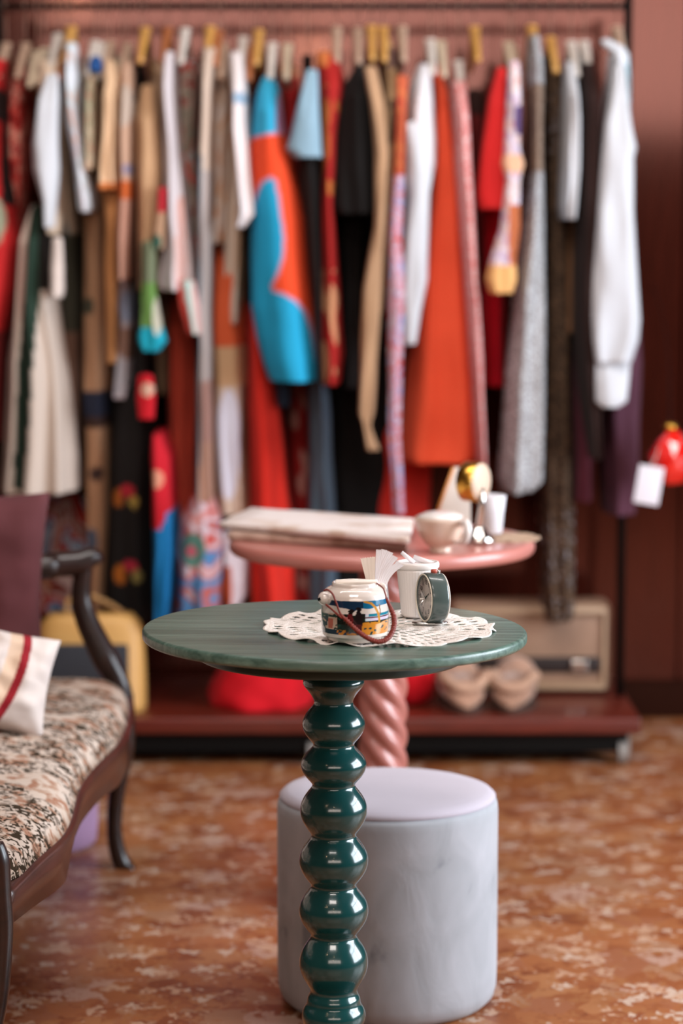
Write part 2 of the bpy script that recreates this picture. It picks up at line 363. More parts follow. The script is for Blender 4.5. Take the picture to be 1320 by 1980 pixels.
garment('dress', 'dress', 'long tan dress with faint floral sprigs and a navy hem', 1,
        [(330, 168, 214), (430, 166, 214), (560, 166, 216), (748, 166, 216), (800, 168, 216), (1010, 172, 216), (1180, 176, 206)], None,
        paint=zones('#a97f60', [(752, 800, '#232738'), (800, 820, '#3a2620')], [(182, 590, 12, 18, '#4a4638'), (196, 905, 12, 14, '#3c2a26'), (188, 1035, 12, 26, '#4a5060')]), rows=160, hang=(200, 84, 'white', 'white hanger holding the long tan dress'))
garment('jacket', 'jacket', 'dusty pink jacket with an orange cuff band', 0,
        [(122, 236, 258), (170, 238, 264), (280, 238, 264), (388, 236, 262), (480, 234, 256), (540, 236, 254)], None,
        paint=zones('#c09a82', [(352, 386, '#c65f2c'), (388, 560, '#c08d78')], [(250, 210, 14, 40, '#b9a596'), (256, 330, 8, 10, '#8c8298')]), rows=120, hang=(247, 84, 'beige', 'padded beige hanger holding the dusty pink jacket'))
garment('blouse', 'blouse', 'white blouse with blue sprigs hanging low in the left half', 1,
        [(420, 226, 262), (500, 224, 262), (560, 226, 266), (620, 238, 264), (700, 226, 262), (764, 222, 258)], None,
        paint=zones('#cdbfc4', [(630, 690, '#9c7868')], [(254, 590, 13, 30, '#a8b6d2'), (240, 720, 12, 40, '#b9b6bc')]), rows=110, hang=(236, 110, 'cream', 'cream hanger behind the dusty pink jacket'))
garment('dress', 'dress', 'long black dress with embroidered red and gold flowers', 1,
        [(180, 262, 276), (420, 262, 284), (560, 262, 296), (730, 262, 300), (770, 222, 302), (900, 214, 304), (1120, 206, 306), (1190, 204, 306)], None, n=110, rows=240,
        paint=zones('#15100f', (), [(238, 952, 12, 18, '#96531c'), (256, 940, 15, 15, '#a82230'), (268, 958, 9, 13, '#99803c'), (252, 958, 4, 14, '#241a10'),
                                    (242, 1096, 11, 20, '#a85e1c'), (262, 1082, 14, 14, '#a8263c'), (274, 1100, 10, 14, '#8a7a44'), (256, 1100, 4, 16, '#20180f')]), hang=(270, 124, 'black', 'dark hanger holding the long embroidered black dress'))
garment('jacket', 'jacket', 'caramel brown jacket beside the white bell-sleeve gown', 0,
        [(168, 276, 300), (230, 268, 314), (330, 266, 322), (440, 268, 320), (560, 272, 312)], cloth('caramel_cloth', '#b08a68'), hang=(281, 54, 'gold', 'brass hanger holding the caramel brown jacket'))
garment('scarf', 'scarf', 'green and turquoise scarf hanging with a round lower end', 's',
        [(470, 274, 300), (560, 272, 302), (630, 268, 314), (660, 268, 322), (678, 276, 308)], None, shoulder=False,
        paint=zones('#5e8240', [(470, 545, '#6b7258'), (632, 690, '#1193a8')], [(306, 610, 8, 40, '#b0aa98')], [(262, 276, 470, 262, 276, 640, '#23222a')]), n=50, rows=90)
garment('scarf', 'scarf', 'small red scarf with a cream patch over the black embroidered dress', 's',
        [(728, 268, 294), (770, 265, 298), (808, 268, 296)], None, shoulder=False, paint=zones('#c01220', (), [(285, 752, 12, 14, '#cda089')]), rows=50)
garment('gown', 'gown', 'long white gown whose pink-streaked bell sleeve flares at the hem', 0,
        [(104, 316, 340), (200, 318, 344), (300, 322, 350), (400, 322, 366), (480, 318, 374), (530, 310, 380), (552, 312, 382), (560, 318, 378)], None,
        paint=zones('#cdc2c4', (), (), [(350, 362, 380, 350, 366, 560, '#d0a49a')]), rows=120, fold=(6, .14), hang=(324, 54, 'wood', 'wooden hanger holding the white bell-sleeve gown'))
garment('blouse', 'blouse', 'grey and rust floral blouse with red and green spots', 1,
        [(116, 342, 384), (200, 344, 388), (300, 346, 384), (420, 368, 392), (590, 352, 392)], printed('grey_rust_print', ['#7a2f28', '#9b8478', '#7b7466', '#b0453a', '#a9b2b2', '#5d6050'], 20, seed=6),
        hang=(358, 56, 'white', 'white hanger holding the grey and rust floral blouse'))
garment('blouse', 'blouse', 'blouse tip with red, white and navy pattern and emerald button trim', 's',
        [(366, 306, 324), (420, 304, 322), (450, 296, 320), (480, 296, 318)], None, paint=zones('#a98468', [(366, 412, '#a8202a')], [(306, 468, 9, 15, '#2c5a4c')]), shoulder=False, rows=50)
garment('scarf', 'scarf', 'small red and mint scarf end below the white bell sleeve', 's', [(545, 342, 378), (590, 346, 386), (645, 362, 388)], None, shoulder=False, n=40, rows=50,
        paint=lambda x, y: '#b23a30' if x < 352+(y-545)*.22 else '#a9bcb4' if x < 370+(y-545)*.12 else '#c79a94')
garment('dress', 'dress', 'rust red pleated dress hanging behind the long grey strap', 1,
        [(560, 330, 386), (640, 326, 386), (760, 328, 386), (900, 330, 384), (1000, 332, 384)], cloth('rust_cloth', '#a83c2a'), fold=(9, .14))
garment('tunic', 'tunic', 'red tunic with a rounded bright blue lower panel', 0,
        [(836, 300, 322), (880, 296, 340), (970, 298, 344), (1060, 300, 344), (1140, 300, 340), (1192, 300, 332)], None, n=90, rows=160, shoulder=False,
        paint=lambda x, y: '#0f6ea6' if y > 1012-26*(x-298)/46*(1 if x > 320 else .2)-(14 if x > 330 else 0) else ('#d08a70' if ((x-312)/12)**2+((y-915)/18)**2 < 1 else '#bd1424'))
garment('coat', 'coat', 'long narrow grey-mauve coat hanging nearly to the table', 0,
        [(96, 394, 418), (200, 392, 414), (400, 386, 410), (600, 386, 408), (800, 384, 410), (960, 382, 412)], None,
        paint=zones('#a99a94', [(96, 330, '#c4ad9c'), (730, 850, '#9c7468'), (850, 970, '#a47a66')], (), [(392, 399, 300, 384, 392, 960, '#747a80')]), rows=120, hang=(406, 52, 'gold', 'brass hanger holding the long grey-mauve coat'))
garment('skirt', 'skirt', 'pink, green and blue flowered skirt left of the newspapers', 0,
        [(960, 372, 412), (1000, 352, 424), (1060, 346, 428), (1120, 346, 426), (1190, 344, 424)], None, shoulder=False, n=90, rows=90,
        paint=lambda x, y: ('#b24a5c' if ((x-376)/9)**2+((y-1052)/10)**2 < 1 else '#4f7468' if ((x-380)/24)**2+((y-1050)/33)**2 < 1 else
                            ['#b5403a', '#c98a86', '#c3b4bc', '#b25a52', '#5d84ac', '#4a78a6'][min(5, max(0, int(3+3.4*noise.noise((x*.045, y*.04, 3))+(y-1060)*.012)))]))
garment('blouse', 'blouse', 'cream floral blouse with orange flowers beside the long grey-mauve coat', 1,
        [(118, 418, 446), (200, 414, 450), (300, 410, 448), (400, 408, 446), (470, 406, 440)], printed('cream_floral', ['#c98a5c', '#d3bba6', '#d6c7be', '#cfae98', '#c27a42', '#b9a48e'], 17, seed=8),
        hang=(432, 84, 'beige', 'padded beige hanger holding the cream floral blouse'))
garment('blouse', 'blouse', 'white flared blouse with a small blue mark near the shoulder', 0,
        [(104, 444, 470), (180, 448, 480), (260, 448, 484), (340, 456, 490), (400, 462, 496), (415, 462, 497), (440, 460, 474)], None, fold=(5, .12),
        paint=zones('#ded3d2', (), [(468, 196, 14, 12, '#8fa6bc')], [(440, 456, 200, 440, 462, 440, '#c9a68c')]), rows=110, hang=(470, 72, 'white', 'white hanger holding the white flared blouse'))
garment('blouse', 'blouse', 'ivory blouse hanging low behind the white flared one', 1,
        [(150, 452, 480), (420, 438, 480), (520, 432, 478), (600, 428, 472), (622, 430, 470)], None, paint=zones('#cdb9a8', (), (), [(462, 490, 400, 462, 490, 640, '#b48c6c')]), rows=90, fold=(6, .12),
        hang=(486, 88, 'wood', 'wooden hanger holding the low ivory blouse'))
garment('dress', 'dress', 'long beige dress with pale blue and white flowers ending over the newspapers', 1,
        [(470, 408, 470), (620, 406, 474), (740, 408, 476), (860, 414, 478), (960, 420, 484), (985, 424, 486)], None, n=80, rows=150,
        paint=lambda x, y: ('#c2522c' if y < 665 else '#b89470' if y < 740 else '#c6c4d0' if ((x-446)/22)**2+((y-850)/105)**2 < 1 else '#bca694' if x < 468 else '#8a6850'),
        hang=(422, 60, 'wood', 'wooden hanger above the long beige flowered dress'))
garment('blouse', 'blouse', 'orange and white blouse hem peeping below the pink table edge', 1,
        [(1020, 424, 486), (1080, 424, 486), (1140, 430, 482), (1158, 436, 470)], None, shoulder=False,
        paint=zones('#c9bcc0', (), (), [(424, 438, 1020, 426, 440, 1080, '#18100e'), (424, 454, 1080, 426, 452, 1160, '#a84420')]), rows=60)
garment('dress', 'dress', 'long bright red dress hanging down behind the newspapers', 1,
        [(590, 478, 510), (700, 480, 530), (800, 480, 545), (900, 484, 556), (1000, 484, 566), (1100, 488, 572), (1175, 490, 576)], cloth('scarlet_cloth', '#cc2a1e', .07), fold=(5, .16), rows=110,
        hang=(500, 58, 'gold', 'brass hanger above the long bright red dress'))
for nm_, ct_, lb_, pf_, mt_ in (
    ('dress', 'dress', 'sand beige dress glimpsed between the cream and dusty pink jackets', [(140, 222, 262), (400, 220, 270), (720, 222, 272)], cloth('sand', '#b8937a')),
    ('dress', 'dress', 'biscuit coloured dress behind the caramel brown jacket', [(120, 288, 330), (400, 284, 336), (600, 286, 334), (760, 300, 330)], cloth('biscuit', '#ad8a6e')),
    ('blouse', 'blouse', 'rose and grey patterned blouse right of the white bell-sleeve gown', [(120, 352, 396), (400, 350, 400), (560, 350, 400)], printed('rose_grey', ['#8c4a42', '#a9958a', '#c2a498', '#7e7468'], 22, seed=11)),
    ('dress', 'dress', 'peach and cream floral dress behind the cream floral blouse', [(110, 426, 470), (400, 410, 470), (600, 408, 470), (700, 410, 470)], printed('peach_cream', ['#b5794e', '#cfb09a', '#d8c6ba', '#c08a64', '#a58e7a'], 19, seed=12)),
    ('dress', 'dress', 'greige dress between the pale blue blouse and the long tan dress', [(130, 146, 182), (400, 148, 178), (460, 150, 176)], cloth('greige', '#9c8470'))):
    garment(nm_, ct_, lb_, 2, pf_, mt_, rows=50)
# ---- the orange and turquoise coat
edge = [(470, 440), (487, 416), (500, 378), (512, 354), (527, 346), (536, 352), (541, 380), (547, 420), (552, 460), (551, 495), (543, 525), (529, 552), (531, 561), (552, 566), (574, 578), (590, 600), (601, 635), (609, 680), (616, 735), (640, 770)]
def distseg(x, y, pl):
    best = 1e9
    for (x0, y0), (x1, y1) in zip(pl[:-1], pl[1:]):
        dx, dy = x1-x0, y1-y0; t = max(0, min(1, ((x-x0)*dx+(y-y0)*dy)/(dx*dx+dy*dy+1e-9)))
        best = min(best, math.hypot(x-x0-t*dx, y-y0-t*dy))
    return best
poly = edge+[(400, 770), (400, 440)]
def inside(x, y, pl):
    r = False; j = len(pl)-1
    for i in range(len(pl)):
        if (pl[i][1] > y) != (pl[j][1] > y) and x < (pl[j][0]-pl[i][0])*(y-pl[i][1])/(pl[j][1]-pl[i][1])+pl[i][0]: r = not r
        j = i
    return r
top_edge = [(480, 277), (500, 268), (530, 264), (556, 260)]
def coatp(x, y):
    if distseg(x, y, edge) < 2.6 or distseg(x, y, top_edge) < 2.2: return '#bd8499'
    if inside(x, y, poly): return '#1a95bd'
    if y < np.interp(x, [480, 500, 530, 556], [277, 268, 264, 260]):
        return '#b07a98' if x > 537 and y > 185 else '#2f9cc0'
    return '#d8441e'
garment('coat', 'coat', 'orange coat with turquoise panels edged in pink piping', 0,
        [(150, 508, 530), (175, 500, 540), (230, 492, 548), (262, 488, 552), (300, 484, 562), (360, 484, 578), (430, 487, 590), (520, 486, 598), (590, 488, 606), (650, 498, 612), (700, 512, 617), (732, 524, 618)], None, paint=coatp, n=220, rows=330, fold=(5, .04),
        parts=[('lining', [(700, 526, 560), (780, 534, 562)], 1, cloth('navy_lining', '#1d2634'), dict(shoulder=False))], hang=(526, 84, 'white', 'large white hanger holding the orange and turquoise coat'))
garment('dress', 'dress', 'crimson dress with a nude flower at the collar, right of the turquoise coat', 2,
        [(128, 540, 572), (150, 545, 578), (300, 548, 575), (740, 556, 604), (1000, 560, 606), (1160, 562, 606)], None, n=70, rows=170,
        paint=lambda x, y: '#c98460' if y < 152 else ('#c88a80' if noise.noise((x*.05, y*.022, 9)) > .12 and y > 740 else '#a01a1a'), hang=(556, 86, 'cream', 'cream hanger holding the crimson floral dress'))
garment('jacket', 'jacket', 'black dress with a faded blue denim shoulder cape', 0,
        [(200, 578, 612), (290, 575, 620), (420, 592, 618), (560, 606, 622), (740, 612, 624)], C_black,
        [('denim_cape', [(138, 592, 614), (200, 577, 616), (260, 564, 619), (288, 556, 620), (304, 570, 622)], 's', cloth('denim', '#86a3b4', .08), dict(fold=(4, .04), n=40))],
        hang=(594, 108, 'black', 'dark hanger holding the denim-caped dress'))
garment('dress', 'dress', 'long slate blue dress visible below the turquoise coat', 1,
        [(560, 598, 632), (740, 596, 634), (900, 596, 642), (1050, 598, 650), (1170, 598, 652)], cloth('slate_cloth', '#4a5a68', .07), fold=(5, .12))
garment('robe', 'robe', 'ornate dark red robe with golden blotches and knotted collar', 0,
        [(104, 612, 640), (120, 610, 656), (150, 616, 666), (190, 618, 664), (260, 622, 652), (400, 622, 646), (560, 620, 656), (680, 620, 662), (738, 624, 656)], None, n=80, rows=200,
        paint=lambda x, y: ('#c8703c' if y < 135 and x < 636 else '#b8622e' if (170 < y < 380 and noise.noise((x*.08, y*.02, 5)) > .05) else '#c88a64' if y > 520 and noise.noise((x*.06, y*.018, 2)) > .08 else '#a21c18'), hang=(651, 54, 'beige', 'padded beige hanger left of the black jacket'))
garment('jacket', 'jacket', 'black jacket with a wide boxy sleeve', 0,
        [(124, 688, 706), (160, 668, 714), (240, 652, 722), (330, 646, 728), (400, 645, 730), (414, 650, 728)], C_black,
        hang=(692, 56, 'beige', 'slim beige hanger holding the black boxy jacket'))
garment('dress', 'dress', 'narrow black dress falling below the black boxy jacket', 1,
        [(240, 664, 700), (420, 660, 700), (560, 664, 698), (745, 668, 694)], C_black)
garment('coat', 'coat', 'long black coat behind the tan trench coat', 2,
        [(160, 640, 720), (500, 640, 760), (900, 640, 780), (1160, 640, 790)], C_black)
garment('coat', 'coat', 'long tan trench coat with a gathered wrist', 's',
        [(132, 704, 728), (200, 716, 742), (300, 726, 752), (440, 722, 744), (560, 702, 738), (700, 698, 728), (800, 694, 722), (822, 702, 716), (840, 704, 722), (868, 708, 734)], cloth('trench_tan', '#a98566'), fold=(5, .08),
        hang=(718, 50, 'gold', 'brass hanger holding the long tan trench coat'))
garment('coat', 'coat', 'camel coat collar and front panel squeezed behind the tan trench coat', 1,
        [(70, 736, 752), (130, 738, 768), (200, 738, 774), (320, 728, 772), (520, 716, 752), (600, 714, 742)], None, paint=zones('#b8926c', [(60, 95, '#c9a26a'), (95, 140, '#6d5048')], (), [(752, 762, 200, 752, 764, 280, '#2a1c1a')]), rows=90,
        hang=(741, 52, 'gold', 'brass hanger holding the camel coat'))
garment('dress', 'dress', 'narrow rust, lilac and pink printed dress in front of the orange dress', 's',
        [(150, 766, 788), (260, 764, 784), (380, 756, 780), (460, 752, 778), (560, 750, 784), (700, 750, 776), (860, 752, 774), (990, 762, 782)], None, n=50, rows=220,
        paint=lambda x, y: (['#a8402c', '#b8583a', '#c06a3c'][int(abs(noise.noise((x*.05, y*.03, 1)))*8) % 3] if y < 340 else ['#b39aa8', '#b83a3a', '#c7b2be', '#8c90b8', '#c98a98'][int((noise.noise((x*.06, y*.045, 1))+1)*6) % 5]), hang=(777, 52, 'beige', 'slim beige hanger holding the narrow printed dress'))
garment('blouse', 'blouse', 'white blouse with a long full sleeve in front of the orange dress', 0,
        [(128, 808, 832), (160, 796, 834), (220, 784, 838), (270, 782, 842), (320, 786, 842), (370, 794, 830), (470, 792, 826), (540, 786, 824), (600, 778, 812), (660, 778, 804)], None,
        [('sleeve', [(240, 786, 812), (340, 788, 836), (380, 792, 830), (470, 784, 826), (560, 780, 818), (664, 780, 803)], 's', C_white, sl)], paint=zones('#d0cbce'), hang=(832, 76, 'white', 'white hanger holding the long-sleeved white blouse'))
garment('dress', 'dress', 'bright orange-red sleeveless dress, the widest on the rail', 1,
        [(124, 832, 848), (180, 834, 866), (300, 832, 882), (450, 818, 898), (600, 800, 912), (750, 784, 924), (850, 772, 932), (878, 770, 932), (888, 778, 920)], C_orange, fold=(6, .09), n=90, rows=120, hang=(853, 80, 'cream', 'cream hanger holding the orange-red dress'))
garment('trousers', 'trousers', 'red trousers whose legs show below the orange-red dress', 2,
        [(780, 690, 828), (900, 688, 830), (1000, 690, 828), (1100, 692, 826), (1170, 692, 826)], cloth('vermilion', '#c2291f'), fold=(5, .18))
garment('dress', 'dress', 'pink gingham dress showing as a strip right of the orange-red dress', 0,
        [(160, 874, 900), (300, 878, 908), (440, 890, 916), (600, 903, 925), (800, 917, 933), (896, 924, 935)], dotted('pink_check', '#d77f7a', '#efd2ce', 110, .36), hang=(886, 118, 'white', 'white hanger holding the pink gingham dress'))
garment('dress', 'dress', 'dark maroon dress between the gingham and the red dress', 2,
        [(176, 903, 932), (230, 905, 936), (500, 912, 950), (740, 925, 970)], None, paint=zones('#601614', [(170, 225, '#2e1712')]), rows=90, hang=(917, 52, 'gold', 'brass hanger holding the dark maroon dress'))
garment('dress', 'dress', 'red dress with a short bright boxy sleeve', 1,
        [(134, 958, 976), (180, 944, 984), (300, 930, 982), (420, 926, 980), (560, 926, 974), (742, 930, 974)], C_crim,
        [('sleeve', [(134, 960, 978), (200, 944, 980), (300, 930, 984), (380, 922, 984), (404, 926, 980)], 'm', cloth('bright_red', '#cf2a2a', .05), dict(fold=(3, .04), n=40))], hang=(983, 82, 'cream', 'cream hanger holding the red boxy-sleeved dress'))
garment('blouse', 'blouse', 'white and violet printed blouse with peach ruffled cuff', 's',
        [(122, 984, 1004), (200, 978, 1006), (290, 974, 1004), (318, 970, 1012), (345, 978, 1004), (440, 966, 1004), (500, 948, 996), (540, 940, 998), (566, 948, 990)], None, n=50, rows=180,
        paint=lambda x, y: ('#d9a468' if (y > 512) else '#d8a888' if 300 < y < 335 else '#b0603a' if y > 395 and x > 982 else '#55426e' if (x > 992 and 205 < y < 262) else ['#c9b2b2', '#d2c6d0', '#b6a2bc', '#c78f8a', '#d8c8c6'][int((noise.noise((x*.07, y*.035, 4))+1)*6) % 5]), hang=(992, 92, 'beige', 'padded beige hanger holding the ruffled printed blouse'))
garment('dress', 'dress', 'long grey and white speckled dress with a flared hem', 0,
        [(72, 1022, 1042), (120, 1018, 1046), (240, 1018, 1044), (340, 1020, 1046), (460, 1004, 1048), (600, 990, 1050), (750, 978, 1050), (880, 966, 1048), (925, 964, 1046), (942, 968, 1026)], None, n=140, rows=300, fold=(5, .10),
        paint=lambda x, y: ['#85807f', '#a8a8ac', '#c6c8cc', '#6f665f'][int((noise.noise((x*.35, y*.25, 4))+1)*5) % 4] if (y < 170 or y > 335) else ['#7c6656', '#8f7a6a', '#6d584a'][int((noise.noise((x*.35, y*.25, 4))+1)*5) % 3], hang=(1028, 50, 'gold', 'brass hanger holding the long speckled dress'))
garment('dress', 'dress', 'long dark leopard-spotted dress reaching the shelf', 1,
        [(112, 1046, 1078), (160, 1046, 1086), (300, 1046, 1086), (500, 1046, 1096), (800, 1040, 1104), (1000, 1040, 1106), (1186, 1046, 1106)], None, n=100, rows=320,
        paint=lambda x, y: ['#2a1c12', '#5a4230', '#6d5642', '#1d1410', '#34251a'][int((noise.noise((x*.2, y*.12, 7))+1)*7) % 5] if not (noise.noise((x*.2, y*.12, 7)) > .35 and (180 < y < 300 or y > 980)) else '#8a8488', hang=(1064, 72, 'gold', 'brass hanger holding the dark leopard dress'))
garment('blouse', 'blouse', 'white blouse with a narrow straight sleeve, left of the dark coat', 0,
        [(124, 1090, 1108), (170, 1088, 1114), (230, 1086, 1118), (330, 1083, 1116), (400, 1080, 1112), (424, 1084, 1108)], C_white, hang=(1104, 80, 'white', 'white hanger holding the narrow-sleeved white blouse'))
garment('skirt', 'skirt', 'narrow tan skirt strip below the narrow white sleeve', 1,
        [(300, 1086, 1112), (430, 1086, 1112), (560, 1084, 1108), (640, 1084, 1104)], cloth('tan_skirt', '#7d5a40'))
garment('coat', 'coat', 'very dark brown coat beside the big white shirt', 0,
        [(126, 1122, 1144), (180, 1120, 1152), (400, 1112, 1158), (640, 1108, 1158), (740, 1118, 1156), (880, 1136, 1156)], cloth('espresso', '#25130f'), hang=(1129, 80, 'white', 'white hanger holding the very dark brown coat'))
garment('dress', 'dress', 'burgundy dress below the dark brown coat', 1,
        [(640, 1100, 1136), (800, 1100, 1140), (960, 1100, 1140)], cloth('burgundy', '#5a2633'))
garment('skirt', 'skirt', 'long plum purple skirt behind the big white shirt', 1,
        [(560, 1160, 1228), (700, 1156, 1236), (800, 1154, 1232), (900, 1156, 1230), (985, 1162, 1224)], cloth('plum', '#54303e', .1))
garment('shirt', 'shirt', 'big white shirt with a full cuffed sleeve at the right end of the rail', 1,
        [(108, 1176, 1210), (200, 1168, 1212), (400, 1160, 1214), (560, 1160, 1200)], C_white,
        [('collar', [(80, 1162, 1184), (90, 1168, 1204), (104, 1184, 1214), (128, 1188, 1212)], 'm', C_white, sl),
         ('pale_blue_yoke', [(104, 1200, 1214), (150, 1204, 1216), (200, 1206, 1214)], 'm', cloth('pale_blue', '#9fc3d0'), sl),
         ('sleeve', [(128, 1190, 1208), (180, 1180, 1214), (240, 1170, 1220), (286, 1166, 1229), (304, 1164, 1224), (400, 1154, 1224), (520, 1148, 1230), (620, 1144, 1235), (660, 1146, 1232), (700, 1152, 1220)], 's', C_white, dict(fold=(4, .09), n=60, rows=100)),
         ('cuff', [(698, 1152, 1218), (740, 1150, 1214), (776, 1150, 1210), (786, 1160, 1196)], 's', C_white, dict(fold=(3, .02), n=40, rows=40))], hang=(1192, 52, 'beige', 'padded beige hanger at the right end of the rail'))
# ------------------------------------------------------------------ things on the rack's shelf
def on(px, py, Y): p = P(px, py, Y); return p
red = cloth('red_bag_cloth', '#c40f1c')
c = P(505, 1325, 6.12); V = []; F = []; nr = 20; nc = 40
for i in range(nr+1):
    v = i/nr*PI/2
    for j in range(nc):
        q = 2*PI*j/nc; k = 1+.12*noise.noise((math.cos(q)*2, math.sin(q)*2, i*.2))
        V.append((c.x+.135*math.cos(v)*math.cos(q)*k, c.y+.15*math.cos(v)*math.sin(q)*k, SH+.001+.13*math.sin(v)*(1+.2*noise.noise((q, v*2, 4)))))
o = mesh('cloth_bundle', V, gridF(nr+1, nc)+[tuple(range(nc))[::-1]], red); tag(o, 'crumpled red cloth bundle on the rack shelf left of the green column', 'cloth')
c = P(795, 1340, 6.1)
o = MB().lathe([(.02, 0), (.055, .01), (.062, .06), (.05, .11), (.02, .14), (.005, .145)], (c.x, c.y, SH+.001), 32).build('pouch', red); tag(o, 'small red cloth pouch on the rack shelf beside the fur slippers', 'pouch')
fur = plain('slipper_fleece', '#a98069', .95, .2, 30, .8, 60, sheen=.5)
def slipper(x, y, rz, label):
    t = empty('slipper', (x, y, SH), label, 'slipper', 'pair of fleece slippers')
    rings = []
    for i in range(15):
        u = -1+2*i/14; w = .055*(1-abs(u)**3.2)**.5+.002; hh = (.07 if u < .0 else .07+.035*math.sin(u*PI))*(1-abs(u)**6)+.004
        rings.append([(w*math.cos(2*PI*k/20), u*.115, max(.0, hh*.5+hh*.5*math.sin(2*PI*k/20))+.012) for k in range(20)])
    M = Matrix.Translation((x, y, SH+.002)) @ Matrix.Rotation(rz, 4, 'Z')
    MB().loft(rings).xf(M).build('upper', fur, t)
    MB().loft([[(.057*math.cos(a), .12*math.sin(a), z) for a in [2*PI*k/32 for k in range(32)]] for z in (0, .014)]).xf(M).build('sole', plain('slipper_sole', '#4a2f24', .8), t, auto=True)
    MB().tube([((.056)*math.cos(a), -.05+.05*math.sin(a), .075+.014*math.cos(2*a)) for a in [2*PI*k/20 for k in range(21)]], .013, 10).xf(M).build('fur_trim', plain('slipper_trim', '#bb947c', .95, .2, 30, .8, 60), t)
c1 = P(893, 1370, 6.0); c2 = P(997, 1370, 6.0)
slipper(c1.x, c1.y+.06, .1, 'left beige fleece slipper on the rack shelf'); slipper(c2.x, c2.y+.06, -.15, 'right beige fleece slipper on the rack shelf, nearer the beige case')
# beige case
yb = 6.28; a = P(868, 1330, yb); b_ = P(1176, 1330, yb); zt = P(1000, 1160, yb).z; zb = SH+.004; cx = (a.x+b_.x)/2; w = b_.x-a.x
case = empty('vintage_case', (cx, yb, SH), 'beige hard vintage case with dark strap slot and chrome latch on the rack shelf', 'case')
beige = plain('beige_leatherette', '#91705a', .6, .1, 20, .3, 80)
MB().box((cx, yb, (zt+zb)/2), (w, .13, zt-zb), .02).build('body', beige, case, auto=True)
r = MB().tube([(cx-w/2+.02, yb-.066, zb+.02), (cx-w/2+.02, yb-.066, zt-.02), (cx+w/2-.02, yb-.066, zt-.02), (cx+w/2-.02, yb-.066, zb+.02), (cx-w/2+.02, yb-.066, zb+.02)], .012, 10, False); r.build('piping', plain('case_edge', '#a98a6e', .5), case)
zs = P(1000, 1286, yb-.07).z
MB().box((cx, yb-.065, zs), (w-.06, .014, .042), .004).build('strap_slot', plain('dark_leather', '#1f0f0b', .5), case, auto=True)
MB().box((P(1120, 1290, yb-.08).x, yb-.078, zs), (.045, .014, .032), .006).build('latch', M_chrome, case, auto=True)
# tan bag behind the settee
yb = 6.02; a = P(72, 1300, yb); b_ = P(282, 1300, yb); zt = P(200, 1188, yb).z; cx = (a.x+b_.x)/2; w = b_.x-a.x
bag = empty('handbag', (cx, yb, SH), 'mustard tan bag with dark grey front panel behind the arm of the settee', 'bag')
rings = []
for i in range(13):
    v = i/12; z = SH+.002+(zt-SH)*v; ww = w/2*(1-.10*v**3)*(1 if v < .9 else 1-(v-.9)*1.6); dd = .085*(1-.45*v)
    rings.append([(cx+ww*(abs(math.cos(t))**.5)*(1 if math.cos(t) > 0 else -1), yb+dd*(abs(math.sin(t))**.6)*(1 if math.sin(t) > 0 else -1), z) for t in [2*PI*k/40 for k in range(40)]])
MB().loft(rings).build('body', plain('mustard_leather', '#cf9c58', .5), bag)
z1 = P(150, 1235, yb).z; z0 = P(150, 1320, yb).z; x1 = P(258, 1300, yb).x
MB().box(((a.x+x1)/2+.005, yb-.083, (z0+z1)/2), (x1-a.x-.02, .02, z1-z0), .008).build('front_panel', plain('charcoal_felt', '#2c2d33', .8), bag, auto=True)
MB().tube([(cx-.06, yb+.02, zt-.01), (cx-.06, yb+.02, zt+.03), (cx-.01, yb+.02, zt+.045), (cx+.05, yb+.02, zt+.02), (cx+.09, yb+.02, zt-.01)], .007, 10).build('handle', plain('tan_strap', '#a9804e', .5), bag)

# ------------------------------------------------------------------ red glossy thing and tag at the right
yr = 6.02; c = P(1298, 880, yr)
rb = empty('pendant_ornament', (c.x, yr, c.z), 'shiny red faceted glass ornament hanging at the right edge beside the plum skirt', 'ornament')
gl = plain('red_glass', '#d81a12', .12, coat=1, spec=.8)
bm = bmesh.new(); bmesh.ops.create_icosphere(bm, subdivisions=2, radius=1)
for v in bm.verts:
    q = v.co.copy(); s = 1+.20*noise.noise(q*2.3)
    zz = q.z; tap = 1-.50*max(0, zz)
    v.co = Vector((c.x+q.x*.058*s*tap, yr+q.y*.045*s*tap, c.z+zz*.075*s-.002)); 
bm.verts.ensure_lookup_table(); V = [v.co.copy() for v in bm.verts]; F = [[v.index for v in f.verts] for f in bm.faces]; bm.free()
mesh('glass_body', V, F, gl, rb, smooth=False)
MB().lathe([(.02, 0), (.016, .012), (.004, .016)], (c.x-.005, yr, c.z+.066), 16).build('cap', M_gold, rb)
MB().tube([(c.x-.005, yr, c.z+.08), (c.x+.01, yr+.2, c.z+.28), (c.x+.02, yr+.57, c.z+.42)], .0012, 6).build('cord', M_metal_black, rb)
c = P(1254, 938, 5.95); R = Matrix.Rotation(math.radians(9), 3, 'Y')
tg = empty('price_tag', (c.x, 5.95, c.z), 'blank white card tag hanging from the red glass ornament', 'tag')
MB().box(c, (.062, .0015, .095), .0005, rot=R).build('card', plain('white_card', '#dcd6de', .6), tg, auto=True)
MB().tube([(c.x+.005, 5.951, c.z+.046), (c.x+.02, 5.97, c.z+.07), (c.x+.03, 6.0, c.z+.09)], .001, 6).build('string', HC['white'], tg)

